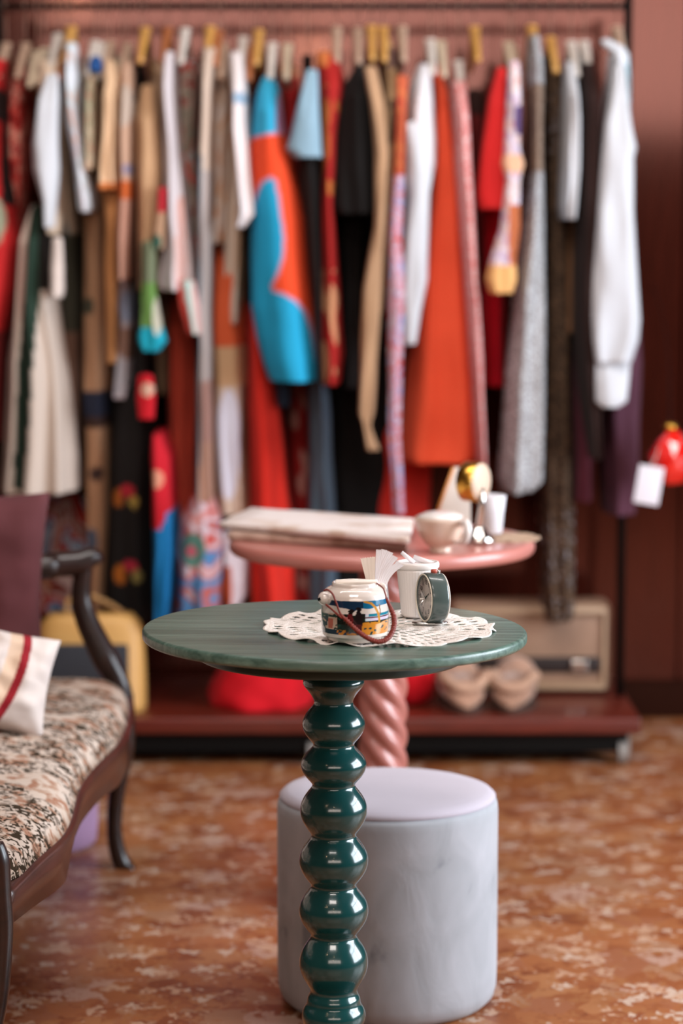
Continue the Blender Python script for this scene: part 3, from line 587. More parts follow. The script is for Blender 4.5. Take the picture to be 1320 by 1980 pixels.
# ------------------------------------------------------------------ settee
dk = wood('dark_walnut', '#150906', '#2c130c', .36, (12, 12, 12), .4)
apw = wood('settee_apron_wood', '#30150d', '#4c2417', .42, (12, 3, 12), .4)
SB = .36
bp = [(19, 1716), (64, 1668), (118, 1624), (134, 1586), (140, 1547), (153, 1519), (178, 1487), (220, 1449), (237, 1414), (244, 1375)]
fe = [G(x, y, SB) for x, y in bp]; ys_ = [p.y for p in fe]; xs_ = [p.x for p in fe]
ys_ = [3.40]+ys_+[4.93]; xs_ = [xs_[0]-.01]+xs_+[xs_[-1]-.012]
yy = np.linspace(3.42, 4.93, 60); xx = np.interp(yy, ys_, xs_)
for _ in range(6): xx[1:-1] = (xx[:-2]+xx[1:-1]*2+xx[2:])/4
xb = -1.06
st = empty('settee', (-.75, 4.2, 0), 'antique dark wood settee with serpentine front and floral tapestry seat', 'sofa')
# seat cushion: crowned heightfield with rounded rim
nu = 40; V = []
def seatz(u, v):
    e = min(1, min(u, 1-u)*9, min(v, 1-v)*18); e = max(0, e); return SB+.004+.046*math.sqrt(1-(1-e)**2)+.025*math.sin(PI*min(1, max(0, u)))*math.sin(PI*v)**.4
for i, (y, x1) in enumerate(zip(yy, xx)):
    v = i/(len(yy)-1); r = .06; e = min(v, 1-v)*len(yy)*.025; ins = .05*(1-min(1, e/.08)**.5) if e < .08 else 0
    for j in range(nu+1):
        u = j/nu; u2 = u**.8; V.append((xb+(x1-ins-xb)*u2+.006, y, seatz(u2, v)+.004*noise.noise((u*6, v*12, 0))))
F = gridF(len(yy), nu+1, False); nb = len(V)
V += [(x, y, SB-.02) for x, y, z in V]; F += [tuple(i+nb for i in f[::-1]) for f in gridF(len(yy), nu+1, False)]
per = [j for j in range(nu+1)]+[(nu+1)*i+nu for i in range(1, len(yy))]+[(nu+1)*(len(yy)-1)+j for j in range(nu-1, -1, -1)]+[(nu+1)*i for i in range(len(yy)-2, 0, -1)]
for a, b2 in zip(per, per[1:]+per[:1]): F.append((a, b2, b2+nb, a+nb))
m, nt, b = newmat('floral_tapestry', .9, spec=.15)
n1 = N(nt, 'ShaderNodeTexNoise', Scale=30, Detail=4, Distortion=.5); n2 = N(nt, 'ShaderNodeTexNoise', Scale=74, Detail=2, Distortion=1.2); n3 = N(nt, 'ShaderNodeTexNoise', Scale=9, Detail=1)
cc = coords(nt)
for n in (n1, n2, n3): nt.links.new(cc, n.inputs['Vector'])
r1 = ramp(nt, n1.outputs['Fac'], [(0, h('#c9bbb0')), (.5, h('#c3b0a2')), (.57, h('#a98a76')), (.64, h('#96654f')), (.70, h('#a88672'))])
r2 = ramp(nt, n2.outputs['Fac'], [(0, (0, 0, 0)), (.50, (0, 0, 0)), (.525, (1, 1, 1))]); r3 = ramp(nt, n3.outputs['Fac'], [(0, (0, 0, 0)), (.40, (0, 0, 0)), (.46, (1, 1, 1))])
mm = N(nt, 'ShaderNodeMixRGB', blend_type='MULTIPLY'); mm.inputs[0].default_value = 1; nt.links.new(r2, mm.inputs[1]); nt.links.new(r3, mm.inputs[2])
mx = N(nt, 'ShaderNodeMixRGB'); nt.links.new(mm.outputs[0], mx.inputs[0]); nt.links.new(r1, mx.inputs[1]); mx.inputs[2].default_value = (*h('#35291c'), 1)
nt.links.new(mx.outputs[0], b.inputs['Base Color']); TAP = m
mesh('seat_cushion', V, F, TAP, st)
# apron following the serpentine, scalloped below
V = []; n = len(yy)
for i, (y, x1) in enumerate(zip(yy, xx)):
    v = (i/(n-1)); drop = float(np.interp(y, [3.45, 3.66, 3.75, 3.82, 3.9, 4.0, 4.18, 4.31, 4.44, 4.75, 4.93], [.05, .067, .07, .04, .036, .05, .06, .062, .072, .08, .08]))
    V += [(x1+.008, y, SB+.006), (x1+.014, y, SB-.006), (x1+.006, y, SB-.03), (x1+.008, y, SB-drop), (x1-.022, y, SB-drop), (x1-.022, y, SB+.0)]
mesh('apron', V, gridF(n, 6)+[tuple(range(6))[::-1], tuple(range((n-1)*6, n*6))], apw, st)
for y in (3.44, 4.91): MB().box((xb/2+xx[0]/2-.02, y, SB-.03), (xx[0]-xb-.02, .024, .07), .004).build('side_rail', apw, st, auto=True)
MB().box((xb+.01, 4.17, SB-.03), (.024, 1.5, .07), .004).build('back_rail', apw, st, auto=True)
def pl(pts, Y): return [P(x, y, Y) for x, y in pts]
Yf = 4.94
MB().tube(pl([(238, 1345), (243, 1400), (241, 1450), (226, 1530), (221, 1600), (228, 1650), (243, 1680)], Yf)+[Vector((P(252, 1694, Yf).x, Yf, .006))], [.022, .019, .019, .018, .016, .018, .020, .022], 14).build('leg', dk, st)
MB().tube(pl([(-12, 1632), (-4, 1665), (0, 1730), (4, 1800), (-4, 1920), (-20, 2010)], 3.42)+[Vector((P(-30, 2080, 3.42).x, 3.42, .10)), Vector((P(-22, 2100, 3.42).x, 3.42, .006))], [.014, .0175, .0165, .0165, .0165, .015, .015, .02], 16).build('leg', dk, st)
for y in (3.45, 4.9): MB().tube([(xb+.02, y, SB-.03), (xb+.0, y, .2), (xb-.06, y, .006)], [.02, .016, .015], 12).build('leg', dk, st)
# arms
ptsA = [P(60, 1096, 4.90), P(100, 1092, 4.92), P(150, 1088, 4.94), P(178, 1080, 4.95), P(188, 1092, 4.95)]
p0 = Vector((xb+.02, 4.86, ptsA[0].z+.02))
MB().tube([p0]+ptsA, [.022, .026, .028, .027, .024, .014], 14).build('armrest', dk, st)
MB().tube(pl([(163, 1096), (157, 1150), (168, 1200), (203, 1272), (230, 1325), (243, 1380)], 4.945), [.018, .021, .024, .028, .024, .020], 14).build('arm_support', dk, st)
za = ptsA[0].z
MB().tube([(xb+.02, 3.5, za+.02), (-.85, 3.47, za-.005), (-.68, 3.44, za-.01), (-.62, 3.44, za-.03)], [.02, .024, .024, .012], 14).build('armrest', dk, st)
MB().tube([(-.64, 3.44, za-.02), (-.65, 3.44, za-.1), (-.58, 3.43, za-.2), (P(-12, 1632, 3.42).x, 3.42, SB+.0)], [.014, .019, .021, .014], 14).build('arm_support', dk, st)
# backrest (upholstered, carved frame)
V = []
for i in range(31):
    v = i/30; y = 3.46+v*1.44; top = .80+.10*math.sin(PI*v)+.03*math.cos(4*PI*v)
    for j in range(13): u = j/12; V.append((xb-.02-.10*u+.035*math.sin(PI*u)*math.sin(PI*v)**.5, y, SB+.05+(top-SB-.05)*u))
nb = len(V); F = gridF(31, 13, False); V += [(x-.05, y, z) for x, y, z in V]; F += [tuple(i+nb for i in f[::-1]) for f in gridF(31, 13, False)]
mesh('backrest', V, F, TAP, st)
MB().tube([(xb-.03, 3.44, SB), (xb-.12, 3.44, .8), (xb-.15, 3.7, .90), (xb-.155, 4.18, .93), (xb-.15, 4.66, .90), (xb-.12, 4.92, .8), (xb-.03, 4.92, SB)], .024, 12).build('back_frame', dk, st)

# cushions on the settee
def pillow(name, c, w, hh, d, M, mat, label, paint=None, n=30, parent=None):
    V = []; C = []
    for s in (1, -1):
        for i in range(n+1):
            for j in range(n+1):
                u = -1+2*i/n; v = -1+2*j/n
                e = ((1-u**4)*(1-v**4))**.5; pin = 1-.07*(abs(u)**2*(1-abs(v)**2)+abs(v)**2*(1-abs(u)**2))*1.2
                wr = .01*noise.noise((u*3, v*3, s))*e
                V.append(M @ Vector((u*w/2*pin, s*d/2*e+wr, v*hh/2*pin))+Vector(c)); C.append(h(paint(u, v)) if paint else (1, 1, 1))
    k = (n+1)**2; F = gridF(n+1, n+1, False); F = F+[tuple(i+k for i in f[::-1]) for f in F]
    o = mesh(name, V, F, mat, parent, cols=C if paint else None)
    bm = bmesh.new(); bm.from_mesh(o.data); bmesh.ops.remove_doubles(bm, verts=bm.verts, dist=.0006); bmesh.ops.recalc_face_normals(bm, faces=bm.faces); bm.to_mesh(o.data); bm.free()
    return tag(o, label, 'cushion') if label else o
cA = P(-70, 1112, 4.72); M = Matrix.Rotation(math.radians(3), 3, 'Y') @ Matrix.Rotation(math.radians(8), 3, 'X')
cA.z = SB+.075+.19
pillow('throw_cushion', cA, .33, .40, .12, M, cloth('mauve_velvet', '#5c3134', .12), 'mauve brown cushion standing against the far arm of the settee')
cB = P(-12, 1370, 4.28)
def stripes(u, v):
    q = u-.16*v+.10*v*v
    for s0 in (.36, -.25, -.8):
        if abs(q-s0) < .075: return '#8e1420'
    return '#d2b49c' if .05 < q < .3 or -.6 < q < -.35 else '#cfc1ba'
pillow('throw_cushion', (cB.x, 4.28, SB+.075+.085), .215, .19, .11, Matrix.Rotation(math.radians(12), 3, 'Z') @ Matrix.Rotation(math.radians(14), 3, 'Y') @ Matrix.Rotation(math.radians(-22), 3, 'X'), CLOTHP, 'cream cushion with dark red stripes lying on the settee seat', stripes, 130)
# lilac pouf under / behind settee
c = P(118, 1660, 5.18)
o = MB().lathe([(.10, 0), (.112, .012), (.115, .05), (.115, .20), (.108, .225), (.09, .235), (.001, .24)], (P(140, 1600, 5.13).x-.06, 5.13, .001), 48).build('pouf', cloth('lilac_velvet', '#a887a8', .05)); tag(o, 'small lilac pouf seen under the settee between its legs', 'pouf')

# ------------------------------------------------------------------ stool
pc = G(748, 1930, 0); r = .189; zt = P(748, 1586, pc.y-r).z
stool = empty('stool', (pc.x, pc.y, 0), 'round pale blue-grey velvet stool behind the green bobbin column', 'stool')
m, nt, b = newmat('grey_velvet', .8, spec=.15, sheen=.15); b.inputs['Sheen Roughness'].default_value = .3
n = N(nt, 'ShaderNodeTexNoise', Scale=14, Detail=4, Distortion=.6); nt.links.new(coords(nt, (1, 1, .6)), n.inputs['Vector'])
nt.links.new(ramp(nt, n.outputs['Fac'], [(.30, h('#83878d')), (.40, h('#a3a5aa')), (.75, h('#b5b6bc'))]), b.inputs['Base Color']); bump(nt, b, n.outputs['Fac'], .25, .01)
prof = [(r-.03, 0), (r-.016, .004), (r-.005, .015), (r-.001, .032), (r, .06)]+[(r, .06+(zt-.085)*i/10) for i in range(1, 11)]+[(r-.001, zt-.014), (r-.004, zt-.005)]
MB().lathe(prof, (pc.x, pc.y, .001), 96, cap=True).build('base', m, stool)
prof = [(r-.006, zt-.006), (r-.004, zt-.001), (r-.010, zt+.005), (r-.022, zt+.009), (r-.05, zt+.011), (r*.5, zt+.012), (.001, zt+.012)]
m2 = plain('seat_velvet', '#b9b0ba', .85, .04, 8, spec=.1, sheen=.15)
MB().lathe(prof, (pc.x, pc.y, .001), 96, cap=True).build('seat_pad', m2, stool)

# ------------------------------------------------------------------ tables
def disc(cx, cy, zt, R, th, rr, n=160):
    prof = [(R-rr-.004, zt-th)]+[(R-rr+rr*math.sin(a), zt-th+rr-rr*math.cos(a)) for a in [PI/2*k/5 for k in range(6)]]+[(R-rr+rr*math.cos(a), zt-rr+rr*math.sin(a)) for a in [PI/2*k/5 for k in range(6)]]+[(R*.6, zt), (.001, zt)]
    return MB().lathe(prof, (cx, cy, 0), n)
GY = 3.50; gx = P(647, 1215, GY).x; gz = P(660, 1214, GY).z; GR = (P(1018, 1225, GY).x-P(276, 1225, GY).x)/2
green_top = wood('green_stained_wood', '#2b473e', '#6c8578', .34, (1.2, 34, 34), .25, .35, .25)
green_lac = plain('green_gloss_lacquer', '#114242', .2, .06, 8, coat=.6, coatr=.06)
gt = empty('pedestal_table', (gx, GY, 0), 'round green stained table on a glossy bobbin-turned green column', 'table')
tilt = Matrix.Translation((gx, GY, gz)) @ Matrix.Rotation(math.radians(.6), 4, 'Y') @ Matrix.Translation((-gx, -GY, -gz))
disc(gx, GY, gz, GR, .0165, .0055).xf(tilt).build('tabletop', green_top, gt)
disc(gx-.005, GY, gz-.0166, .196, .0270, .004).xf(tilt).build('mounting_plate', wood('green_plate', '#0e2b27', '#1b4039', .4, (2, 20, 20)), gt)
necks = [(1360, 36), (1440, 36), (1517, 38.5), (1615, 41), (1712, 41), (1808, 42), (1913, 44)]; bulge = [62, 65, 66.5, 68.5, 69, 68.5]
key = [(1322, 60), (1326, 59), (1332, 53), (1340, 46), (1350, 40)]
for (ya, ra), (yb_, rb_), bm_ in zip(necks[:-1], necks[1:], bulge):
    for k in range(24): u = k/24; n_ = ra+(rb_-ra)*u; key.append((ya+(yb_-ya)*u, n_+(bm_-n_)*max(0, math.sin(PI*u))**.92))
key += [(1913, 46), (1920, 47), (1926, 52), (1932, 54), (1938, 52), (1940, 53), (1946, 59), (1955, 63), (1965, 64), (1976, 61), (1988, 52), (2002, 42)]
kz = np.array([P(645, k[0], GY).z for k in key]); kr = np.array([k[1] for k in key])/FPX*GY
zz = np.linspace(kz[0], kz[-1], 420); rr_ = np.interp(-zz, -kz, kr)
for _ in range(14): rr_[1:-1] = (rr_[:-2]+2*rr_[1:-1]+rr_[2:])/4
prof = [(rr_[0], kz[0]+.006)][:0]+list(zip(rr_, zz))[::-1]+[(rr_[0], kz[0]+.012)]
zl = kz[-1]; prof = [(.045, zl-.02), (.038, zl-.01)]+prof
cxg = P(645, 1650, GY).x
MB().lathe(prof, (cxg, GY, 0), 80).build('column', green_lac, gt)
MB().lathe([(.19, 0), (.20, .006), (.20, .02), (.185, .03), (.12, .05), (.065, .09), (.042, zl-.012)], (cxg, GY, .0), 96).build('foot', green_lac, gt)

# pink table
PY = 4.70; pxc = P(738, 1040, PY).x; pz = P(738, 1040, PY).z; PR = (P(1033, 1050, PY).x-P(443, 1050, PY).x)/2
pk = plain('pink_lacquer', '#b8746a', .35, .05, 10, coat=.4, coatr=.2)
pt = empty('pedestal_table', (pxc, PY, 0), 'round pink table on a twisted pink column, in front of the clothes', 'table')
disc(pxc, PY, pz, PR, .028, .012).build('tabletop', pk, pt)
disc(pxc, PY, pz-.0281, .16, .012, .004).build('mounting_plate', pk, pt)
V = []; nz = 160; nn = 72; z0, z1 = .05, pz-.04
for i in range(nz+1):
    z = z0+(z1-z0)*i/nz
    for k in range(nn):
        q = 2*PI*k/nn; r = .040+.0075*abs(math.sin(2.5*(q+z*19)))**.8*(1)-.0; r = .0385+.010*abs(math.sin(2.5*(q+z*25)))
        V.append((pxc+.003+r*math.cos(q), PY+r*math.sin(q), z))
mesh('twisted_column', V, gridF(nz+1, nn)+[tuple(range(nn))[::-1], tuple(nz*nn+k for k in range(nn))], pk, pt)
MB().lathe([(.20, 0), (.205, .008), (.20, .02), (.12, .035), (.06, .055)], (pxc+.003, PY, .0), 64).build('foot', pk, pt)

# ------------------------------------------------------------------ newspapers on the pink table
def newsprint(name, light, dark):
    m, nt, b = newmat(name, .75, spec=.2)
    n = N(nt, 'ShaderNodeTexNoise', Scale=14, Detail=3); nt.links.new(coords(nt), n.inputs['Vector'])
    nt.links.new(ramp(nt, n.outputs['Fac'], [(.35, h(dark)), (.5, h(light)), (.75, h(light))]), b.inputs['Base Color']); return m
def paper_stack(name, corners, z, th, mat, label, rnd=.003):
    V = []; n = 24; nh = 4; rings = []
    c = sum((Vector(q) for q in corners), Vector((0, 0)))/4
    def rim(s, zz, wv):
        out = []
        for e in range(4):
            a, b2 = Vector(corners[e]), Vector(corners[(e+1) % 4])
            for k in range(n):
                p = a.lerp(b2, k/n); p = c+(p-c)*s; out.append((p.x, p.y, zz+wv*noise.noise((p.x*9, p.y*9, 1))))
        return out
    for s, q in ((.985, 0), (1, .25), (.995, .5), (1, .75), (.985, 1), (.7, 1.02), (.35, 1.03), (.02, 1.03)): rings.append(rim(s, z+th*q, .003 if q >= .75 else .001))
    o = MB().loft(rings).build(name, mat); return tag(o, label, 'newspaper')
def gxy(px, py, z): p = G(px, py, z); return (p.x, p.y)
z1 = pz+.0015
paper_stack('folded_newspaper', [gxy(440, 1034, z1+.01), gxy(786, 1054, z1+.01), gxy(790, 1024, z1+.01), gxy(480, 1000, z1+.01)], z1, .015, newsprint('aged_newsprint', '#c4a698', '#a08070'), 'lower folded newspaper lying directly on the pink table')
z2 = z1+.0195
paper_stack('folded_newspaper', [gxy(424, 1012, z2+.012), gxy(560, 1031, z2+.012), gxy(793, 1036, z2+.012), gxy(478, 982, z2+.012)][:3]+[gxy(480, 982, z2+.012)] if False else [gxy(424, 1010, z2+.01), gxy(792, 1042, z2+.01), gxy(800, 1004, z2+.01), gxy(484, 983, z2+.01)], z2, .012, newsprint('pale_newsprint', '#e6dad6', '#cdb5a6'), 'upper pale folded newspaper, on top of the other at the pink table')

# cup (bowl) with handle on the pink table
porc = plain('cream_porcelain', '#e6ddd8', .22, .03, 10, coat=.5)
def at_table(px, py, Y): return P(px, py, Y).x
by = 4.48; bx = P(851, 1040, by).x; s = by/FPX
cup = empty('teacup', (bx, by, pz), 'cream porcelain footed cup with a handle, beside the newspapers', 'cup')
cp = [(a_*.86, b_*.88) for a_, b_ in [(24, 0), (26, 2), (24, 6), (22, 9), (34, 18), (46, 34), (53, 52), (56, 66), (60, 74), (58, 77), (54.5, 75), (52, 62), (48, 46), (36, 26), (10, 18), (.1, 18)]]
MB().lathe([(a*s, b2*s) for a, b2 in cp], (bx, by, pz+.001), 64, cap=True).build('bowl', plain('cream_glaze', '#dcc0ae', .25, .04, 8, coat=.5), cup)
MB().tube([(bx+.036, by-.026, pz+.056), (bx+.046, by-.046, pz+.060), (bx+.048, by-.052, pz+.043), (bx+.042, by-.042, pz+.026), (bx+.026, by-.018, pz+.020)], [.006, .0075, .008, .007, .004], 12).build('handle', porc, cup)
MB().lathe([(42*s, 0), (45*s, 3*s), (44*s, 6*s), (30*s, 12*s), (12*s, 15*s), (.001, 15*s)], (bx, by, pz+.001+65*s), 48).build('lid', porc, cup)
MB().lathe([(6*s, 0), (7*s, 4*s), (4*s, 8*s), (.001, 9*s)], (bx, by, pz+.001+87*s), 24).build('lid_knob', porc, cup) if False else None
# creamer-like white napkin & card on the pink table
ny = 4.80; nx = P(868, 950, ny).x; nap = empty('napkin_holder', (nx, ny, pz), 'white folded napkin with an amber edge standing behind the cream cup', 'napkin')
a = P(834, 1003, ny); b_ = P(905, 1003, ny); t_ = P(888, 905, ny)
V = [(a.x, ny, pz+.002), (b_.x+.005, ny, pz+.002), (b_.x+.004, ny+.012, t_.z), (t_.x-.010, ny+.012, t_.z)]; V += [(x, y+.014, z) for x, y, z in V]
MB().add(V, [(0, 1, 2, 3), (7, 6, 5, 4), (0, 4, 5, 1), (1, 5, 6, 2), (2, 6, 7, 3), (3, 7, 4, 0)]).build('napkin', HC['white'], nap, smooth=False)
MB().tube([(a.x-.002, ny-.003, pz+.004), (t_.x-.012, ny+.008, t_.z+.001)], .003, 8, False).build('amber_edge', plain('amber', '#b8702a', .4), nap)
# brass clock on silver stand
cy_ = 4.62; cc_ = P(914, 931, cy_); ax = Vector((-.72, .35, 0)).normalized(); rr0 = 39/FPX*cy_
ck = empty('alarm_clock', (cc_.x, cy_, pz), 'round brass clock with pale back on a silver stand, on the pink table', 'clock')
def drum(c, ax, R, th, prof):
    e1 = Vector((0, 0, 1)); e2 = ax.cross(e1).normalized(); return [[Vector(c)+ax*d+(e1*math.cos(2*PI*k/64)+e2*math.sin(2*PI*k/64))*rad for k in range(64)] for rad, d in prof]
fx = Vector((-.80, -.0, 0))
ax = Vector((.83, -.56, 0)).normalized()      # pale side towards the viewer's right
MB().loft(drum(cc_, ax, rr0, .03, [(rr0*.86, -.017), (rr0, -.015), (rr0*1.0, 0), (rr0*1.0, .015), (rr0*.93, .018)])).build('case', M_gold, ck)
MB().loft(drum(cc_, ax, rr0, .03, [(rr0*.95, .014), (rr0*.93, .019), (rr0*.5, .0215), (.001, .022)])).build('back_cover', plain('pale_cover', '#cdb29c', .5), ck)
p = cc_+ax*.02
MB().tube([p+Vector((0, 0, -.01)), p+Vector((0, -.01, -.035)), Vector((cc_.x+.012, cy_-.012, pz+.03)), Vector((cc_.x+.012, cy_-.012, pz+.012))], [.004, .006, .008, .013], 14).build('stand_arm', M_chrome, ck)
MB().lathe([(.030, 0), (.032, .003), (.022, .012), (.013, .026), (.009, .03)], (cc_.x+.012, cy_-.012, pz+.0045), 40).build('stand_base', M_chrome, ck)
# white ribbed tumbler behind
ty = 4.74; tx = P(950, 990, ty).x; s = ty/FPX
o = MB().lathe([(19*s, 0), (21*s, 2*s), (24*s, 40*s), (28*s, 74*s), (26.5*s, 75*s), (22*s, 40*s), (18*s, 5*s), (.001, 5*s)], (tx, ty, pz+.0045), 48).build('tumbler', plain('milk_glass', '#dcd8de', .25, .03)); tag(o, 'white milk glass tumbler behind the brass clock', 'tumbler')
dy_ = 4.66; dx_ = P(972, 1040, dy_).x

# ------------------------------------------------------------------ lace doilies
def doily(name, cx, cy, z, R, mat, label, nth=480, nr=64, M=None, seed=0, lobes=26, ruff=.006):
    V = []; F = []
    rad = np.linspace(.004, 1, nr)
    for i, t in enumerate(rad):
        for k in range(nth):
            q = 2*PI*k/nth
            sc = 1+.035*(abs(math.sin(lobes*q/2))-.5)*(t**3)
            rr = R*t*sc
            wave = ruff*max(0, t-.62)/.38*(.5+.5*math.sin(lobes*q/2*1.0+2*math.sin(3*q)))+.0012*noise.noise((q*6, t*5, seed))*t
            V.append((cx+rr*math.cos(q), cy+rr*math.sin(q), z+max(0, wave)))
    def solid(t, q):
        if t < .10: return True
        if t > .945: return True
        bands = [(.12, .24, 12), (.27, .38, 24), (.42, .52, 36), (.56, .66, 48), (.70, .80, 52), (.84, .92, 78)]
        for a, b2, m_ in bands:
            if a <= t <= b2:
                u = (t-a)/(b2-a); ph = (q*m_/(2*PI)) % 1; big = int(q*m_/(2*PI)) % 4
                hole = abs(ph-.5) < .29*math.sin(PI*min(1, max(0, u)))**.6
                if a >= .56 and (int(q*13/(2*PI)*2) % 3 == 0): hole = hole and abs(ph-.5) < .12
                return not hole
        return True
    for i in range(nr-1):
        for k in range(nth):
            t = (rad[i]+rad[i+1])/2; q = 2*PI*(k+.5)/nth
            if solid(t, q): a = i*nth+k; b2 = i*nth+(k+1) % nth; F.append((a, b2, b2+nth, a+nth))
    if M: V = [tuple(M @ Vector(v)) for v in V]
    o = mesh(name, V, F, mat); md = o.modifiers.new('thickness', 'SOLIDIFY'); md.thickness = .0014; md.offset = 1
    return tag(o, label, 'doily')
lace = plain('crochet_cotton', '#e6dbd3', .9, .05, 60, .8, 300)
dc = G(733, 1214, gz); DR = (P(955, 1213, dc.y).x-P(511, 1213, dc.y).x)/2
doily('lace_doily', dc.x, dc.y, gz+.0008, DR, lace, 'round white crocheted doily with scalloped edge on the green table', M=tilt)
doily('lace_doily', P(960, 1040, 4.70).x, 4.70, pz+.0006, .085, plain('beige_lace', '#b99c84', .9, .1, 60, .8, 300), 'small beige lace doily on the right part of the pink table', 200, 36, seed=3, lobes=18, ruff=.002)

# ------------------------------------------------------------------ painted porcelain pot
zb = gz+.0035
OFF = .055; py_ = 3.43-OFF; pcx = P(686, 1190, py_).x; s = py_/FPX
zb0 = P(686, 1238, py_).z; zb = gz+.0028
k_ = (P(686, 1131, py_).z-zb)/(108*s)    # keeps the photographed height
pot = empty('porcelain_pot', (pcx, py_, zb), 'white porcelain pot painted with riders in a landscape, with red braided leather handle', 'pot')
ppts = [(0, 40), (1, 50), (4, 54), (8, 57), (10, 59), (13, 63.5), (20, 65), (40, 66), (60, 66), (76, 65.5), (86, 65), (93, 63), (99, 59), (103, 54), (105.5, 48), (107, 45.5), (112, 45), (114, 44), (114.5, 42.5), (112, 41), (104, 41), (100, 44), (92, 52), (60, 61), (15, 58), (8, 50), (7, 20), (7, .1)]
hh_ = [q[0]*s*k_ for q in ppts]; rr2 = [q[1]*s for q in ppts]
seq = []
for i in range(len(ppts)-1):
    m_ = 26 if 10 <= ppts[i][0] < 86 and i < 11 else 3
    for j in range(m_): t = j/m_; seq.append((hh_[i]*(1-t)+hh_[i+1]*t, rr2[i]*(1-t)+rr2[i+1]*t, (ppts[i][0]*(1-t)+ppts[i+1][0]*t) if i < 15 else 200))
seq.append((hh_[-1], rr2[-1], 200))
FIG = []   # silhouettes (px,py) polygons of the two riders
fig1 = [(672, 1186), (669, 1196), (666, 1214), (674, 1216), (684, 1214), (683, 1198), (681, 1188), (682, 1181), (686, 1179), (684, 1176), (679, 1174), (673, 1177), (671, 1180), (674, 1181)]
fig2 = [(688, 1182), (685, 1196), (682, 1214), (688, 1228), (694, 1229), (698, 1228), (700, 1206), (701, 1188), (696, 1180), (699, 1175), (696, 1171), (690, 1170), (686, 1173), (690, 1176)]
def potcol(px, v, front):
    y = 1250-1.08*v; n = noise.noise((px*.055, y*.09, 1)); n2 = noise.noise((px*.14, y*.16, 5))
    W_ = '#dfd3ca'
    if v < 14 or v > 86.5: return W_
    if y < 1158+1.5*n or y > 1229: return W_
    if not front:
        return '#2c5a7c' if y < 1172+5*n else ('#20302c' if y > 1196+14*n and n2 > -.1 else W_)
    if inside(px, y, fig1): return '#5a1418' if 1184 < y < 1202 else '#1a1414'
    if inside(px, y, fig2): return '#1c1618' if y < 1206 else '#4a1a1c'
    # orange tree at right
    tr = [(704, 1159), (717, 1163), (725, 1172), (731, 1186), (733, 1200), (731, 1214), (728, 1228)]
    if distseg(px, y, tr) < 2.2: return '#c88a34'
    if distseg(px, y, [(733, 1168), (735, 1186)]) < 1: return '#8a5a2c'
    if y < 1176-5*abs((px-690)/40)+4*n: 
        return '#17304a' if px < 702 else '#17678e'
    if px > 712 and abs(y-1188) < 3: return '#1f7d92'
    if y < 1186+3*n: return W_
    if px < 651:   # pink house and dark trees
        if 634 < px < 643 and 1196 < y < 1217: return '#b8604e'
        if abs(y-1191) < 2.5+n: return '#1f3c34'
        if (px < 632 and n2 > -.15) or y > 1219+3*n: return '#1a2638'
        if n2 > .18: return '#24342c'
        return '#cfae9a' if y < 1219 else '#1c2c44'
    if y > 1216-4*n and y < 1228 and px < 668 and n2 < .1: return '#c97a26'
    if abs(y-1193) < 1.2 and px > 704: return '#5a1c20'
    if px > 706 and y < 1200: return '#d3c0d4' if n2 > .0 else '#c9d4d8'
    if y > 1204+5*n and px > 686: 
        return '#1f3a3a' if n2 > .28 else '#d0842a'
    if y > 1222: return '#c97a26' if n2 < .1 else '#22304a'
    return '#17211c' if n2 > -.35 else '#24443a'
nth = 300; V = []; C = []
for z, r, v in seq:
    for k in range(nth):
        q = 2*PI*k/nth; V.append((pcx+r*math.cos(q), py_+r*math.sin(q), zb+z))
        C.append(h(potcol(686+r/s*math.cos(q), v, math.sin(q) < 0)) if v < 90 else h('#dfd3ca'))
mesh('body', V, gridF(len(seq), nth), painted('painted_porcelain', .14, 1, .5, .05), pot, cols=C)
glaze = plain('white_glaze', '#dccfc7', .14, .03, 10, coat=1, coatr=.05)
def PO(a, b2, y): return P(a, b2, y-OFF)
# left knob and right lug
kp = PO(628, 1157, 3.405); V = []
MB().tube([PO(646, 1160, 3.41), PO(637, 1158, 3.405), kp], [.0075, .0085, .009], 16, False).build('lug', glaze, pot)
bmk = MB()
bmk.loft([[kp+Vector((-.35, -.94, 0))*(.0100*math.sin(a))+Vector((.94, -.35, 0))*(.0100*math.cos(a)*math.cos(2*PI*k/24))+Vector((0, 0, 1))*(.0100*math.cos(a)*math.sin(2*PI*k/24)) for k in range(24)] for a in np.linspace(-PI/2*.98, PI/2*.98, 14)]).build('knob', glaze, pot)
MB().tube([PO(617, 1156, 3.40), PO(619, 1161, 3.399)], .003, 10, False).build('lug_hole_plug', M_metal_black, pot)  # solid plug, its black stands for the dark inside a hole
rp = PO(741, 1133, 3.43)
MB().tube([PO(732, 1136, 3.43), PO(738, 1131, 3.43), PO(743, 1136, 3.43), PO(740, 1142, 3.43)], .0035, 10).build('lug', glaze, pot)
lea = plain('oxblood_leather', '#7c2416', .38, .15, 60, .5, 500)
thin = MB().tube([PO(626, 1142, 3.395), PO(634, 1141, 3.39), PO(643, 1149, 3.385), PO(650, 1166, 3.382), PO(657, 1185, 3.378), PO(666, 1196, 3.374)], .0014, 10)
thin.tube([PO(630, 1169, 3.393), PO(640, 1177, 3.385), PO(650, 1186, 3.378), PO(662, 1196, 3.374)], .0015, 10)
thin.tube([PO(728, 1128, 3.41), PO(740, 1137, 3.39), PO(745, 1150, 3.385), PO(747, 1158, 3.38)], .0011, 8)
hp = [(658, 1188), (668, 1198), (680, 1210), (692, 1221), (704, 1230), (717, 1237), (730, 1241), (742, 1239), (752, 1232), (759, 1220), (762, 1206), (761, 1192), (755, 1176), (748, 1160), (746, 1154)]
hy = [3.378, 3.372, 3.365, 3.36, 3.355, 3.35, 3.35, 3.352, 3.356, 3.362, 3.368, 3.373, 3.378, 3.382, 3.385]
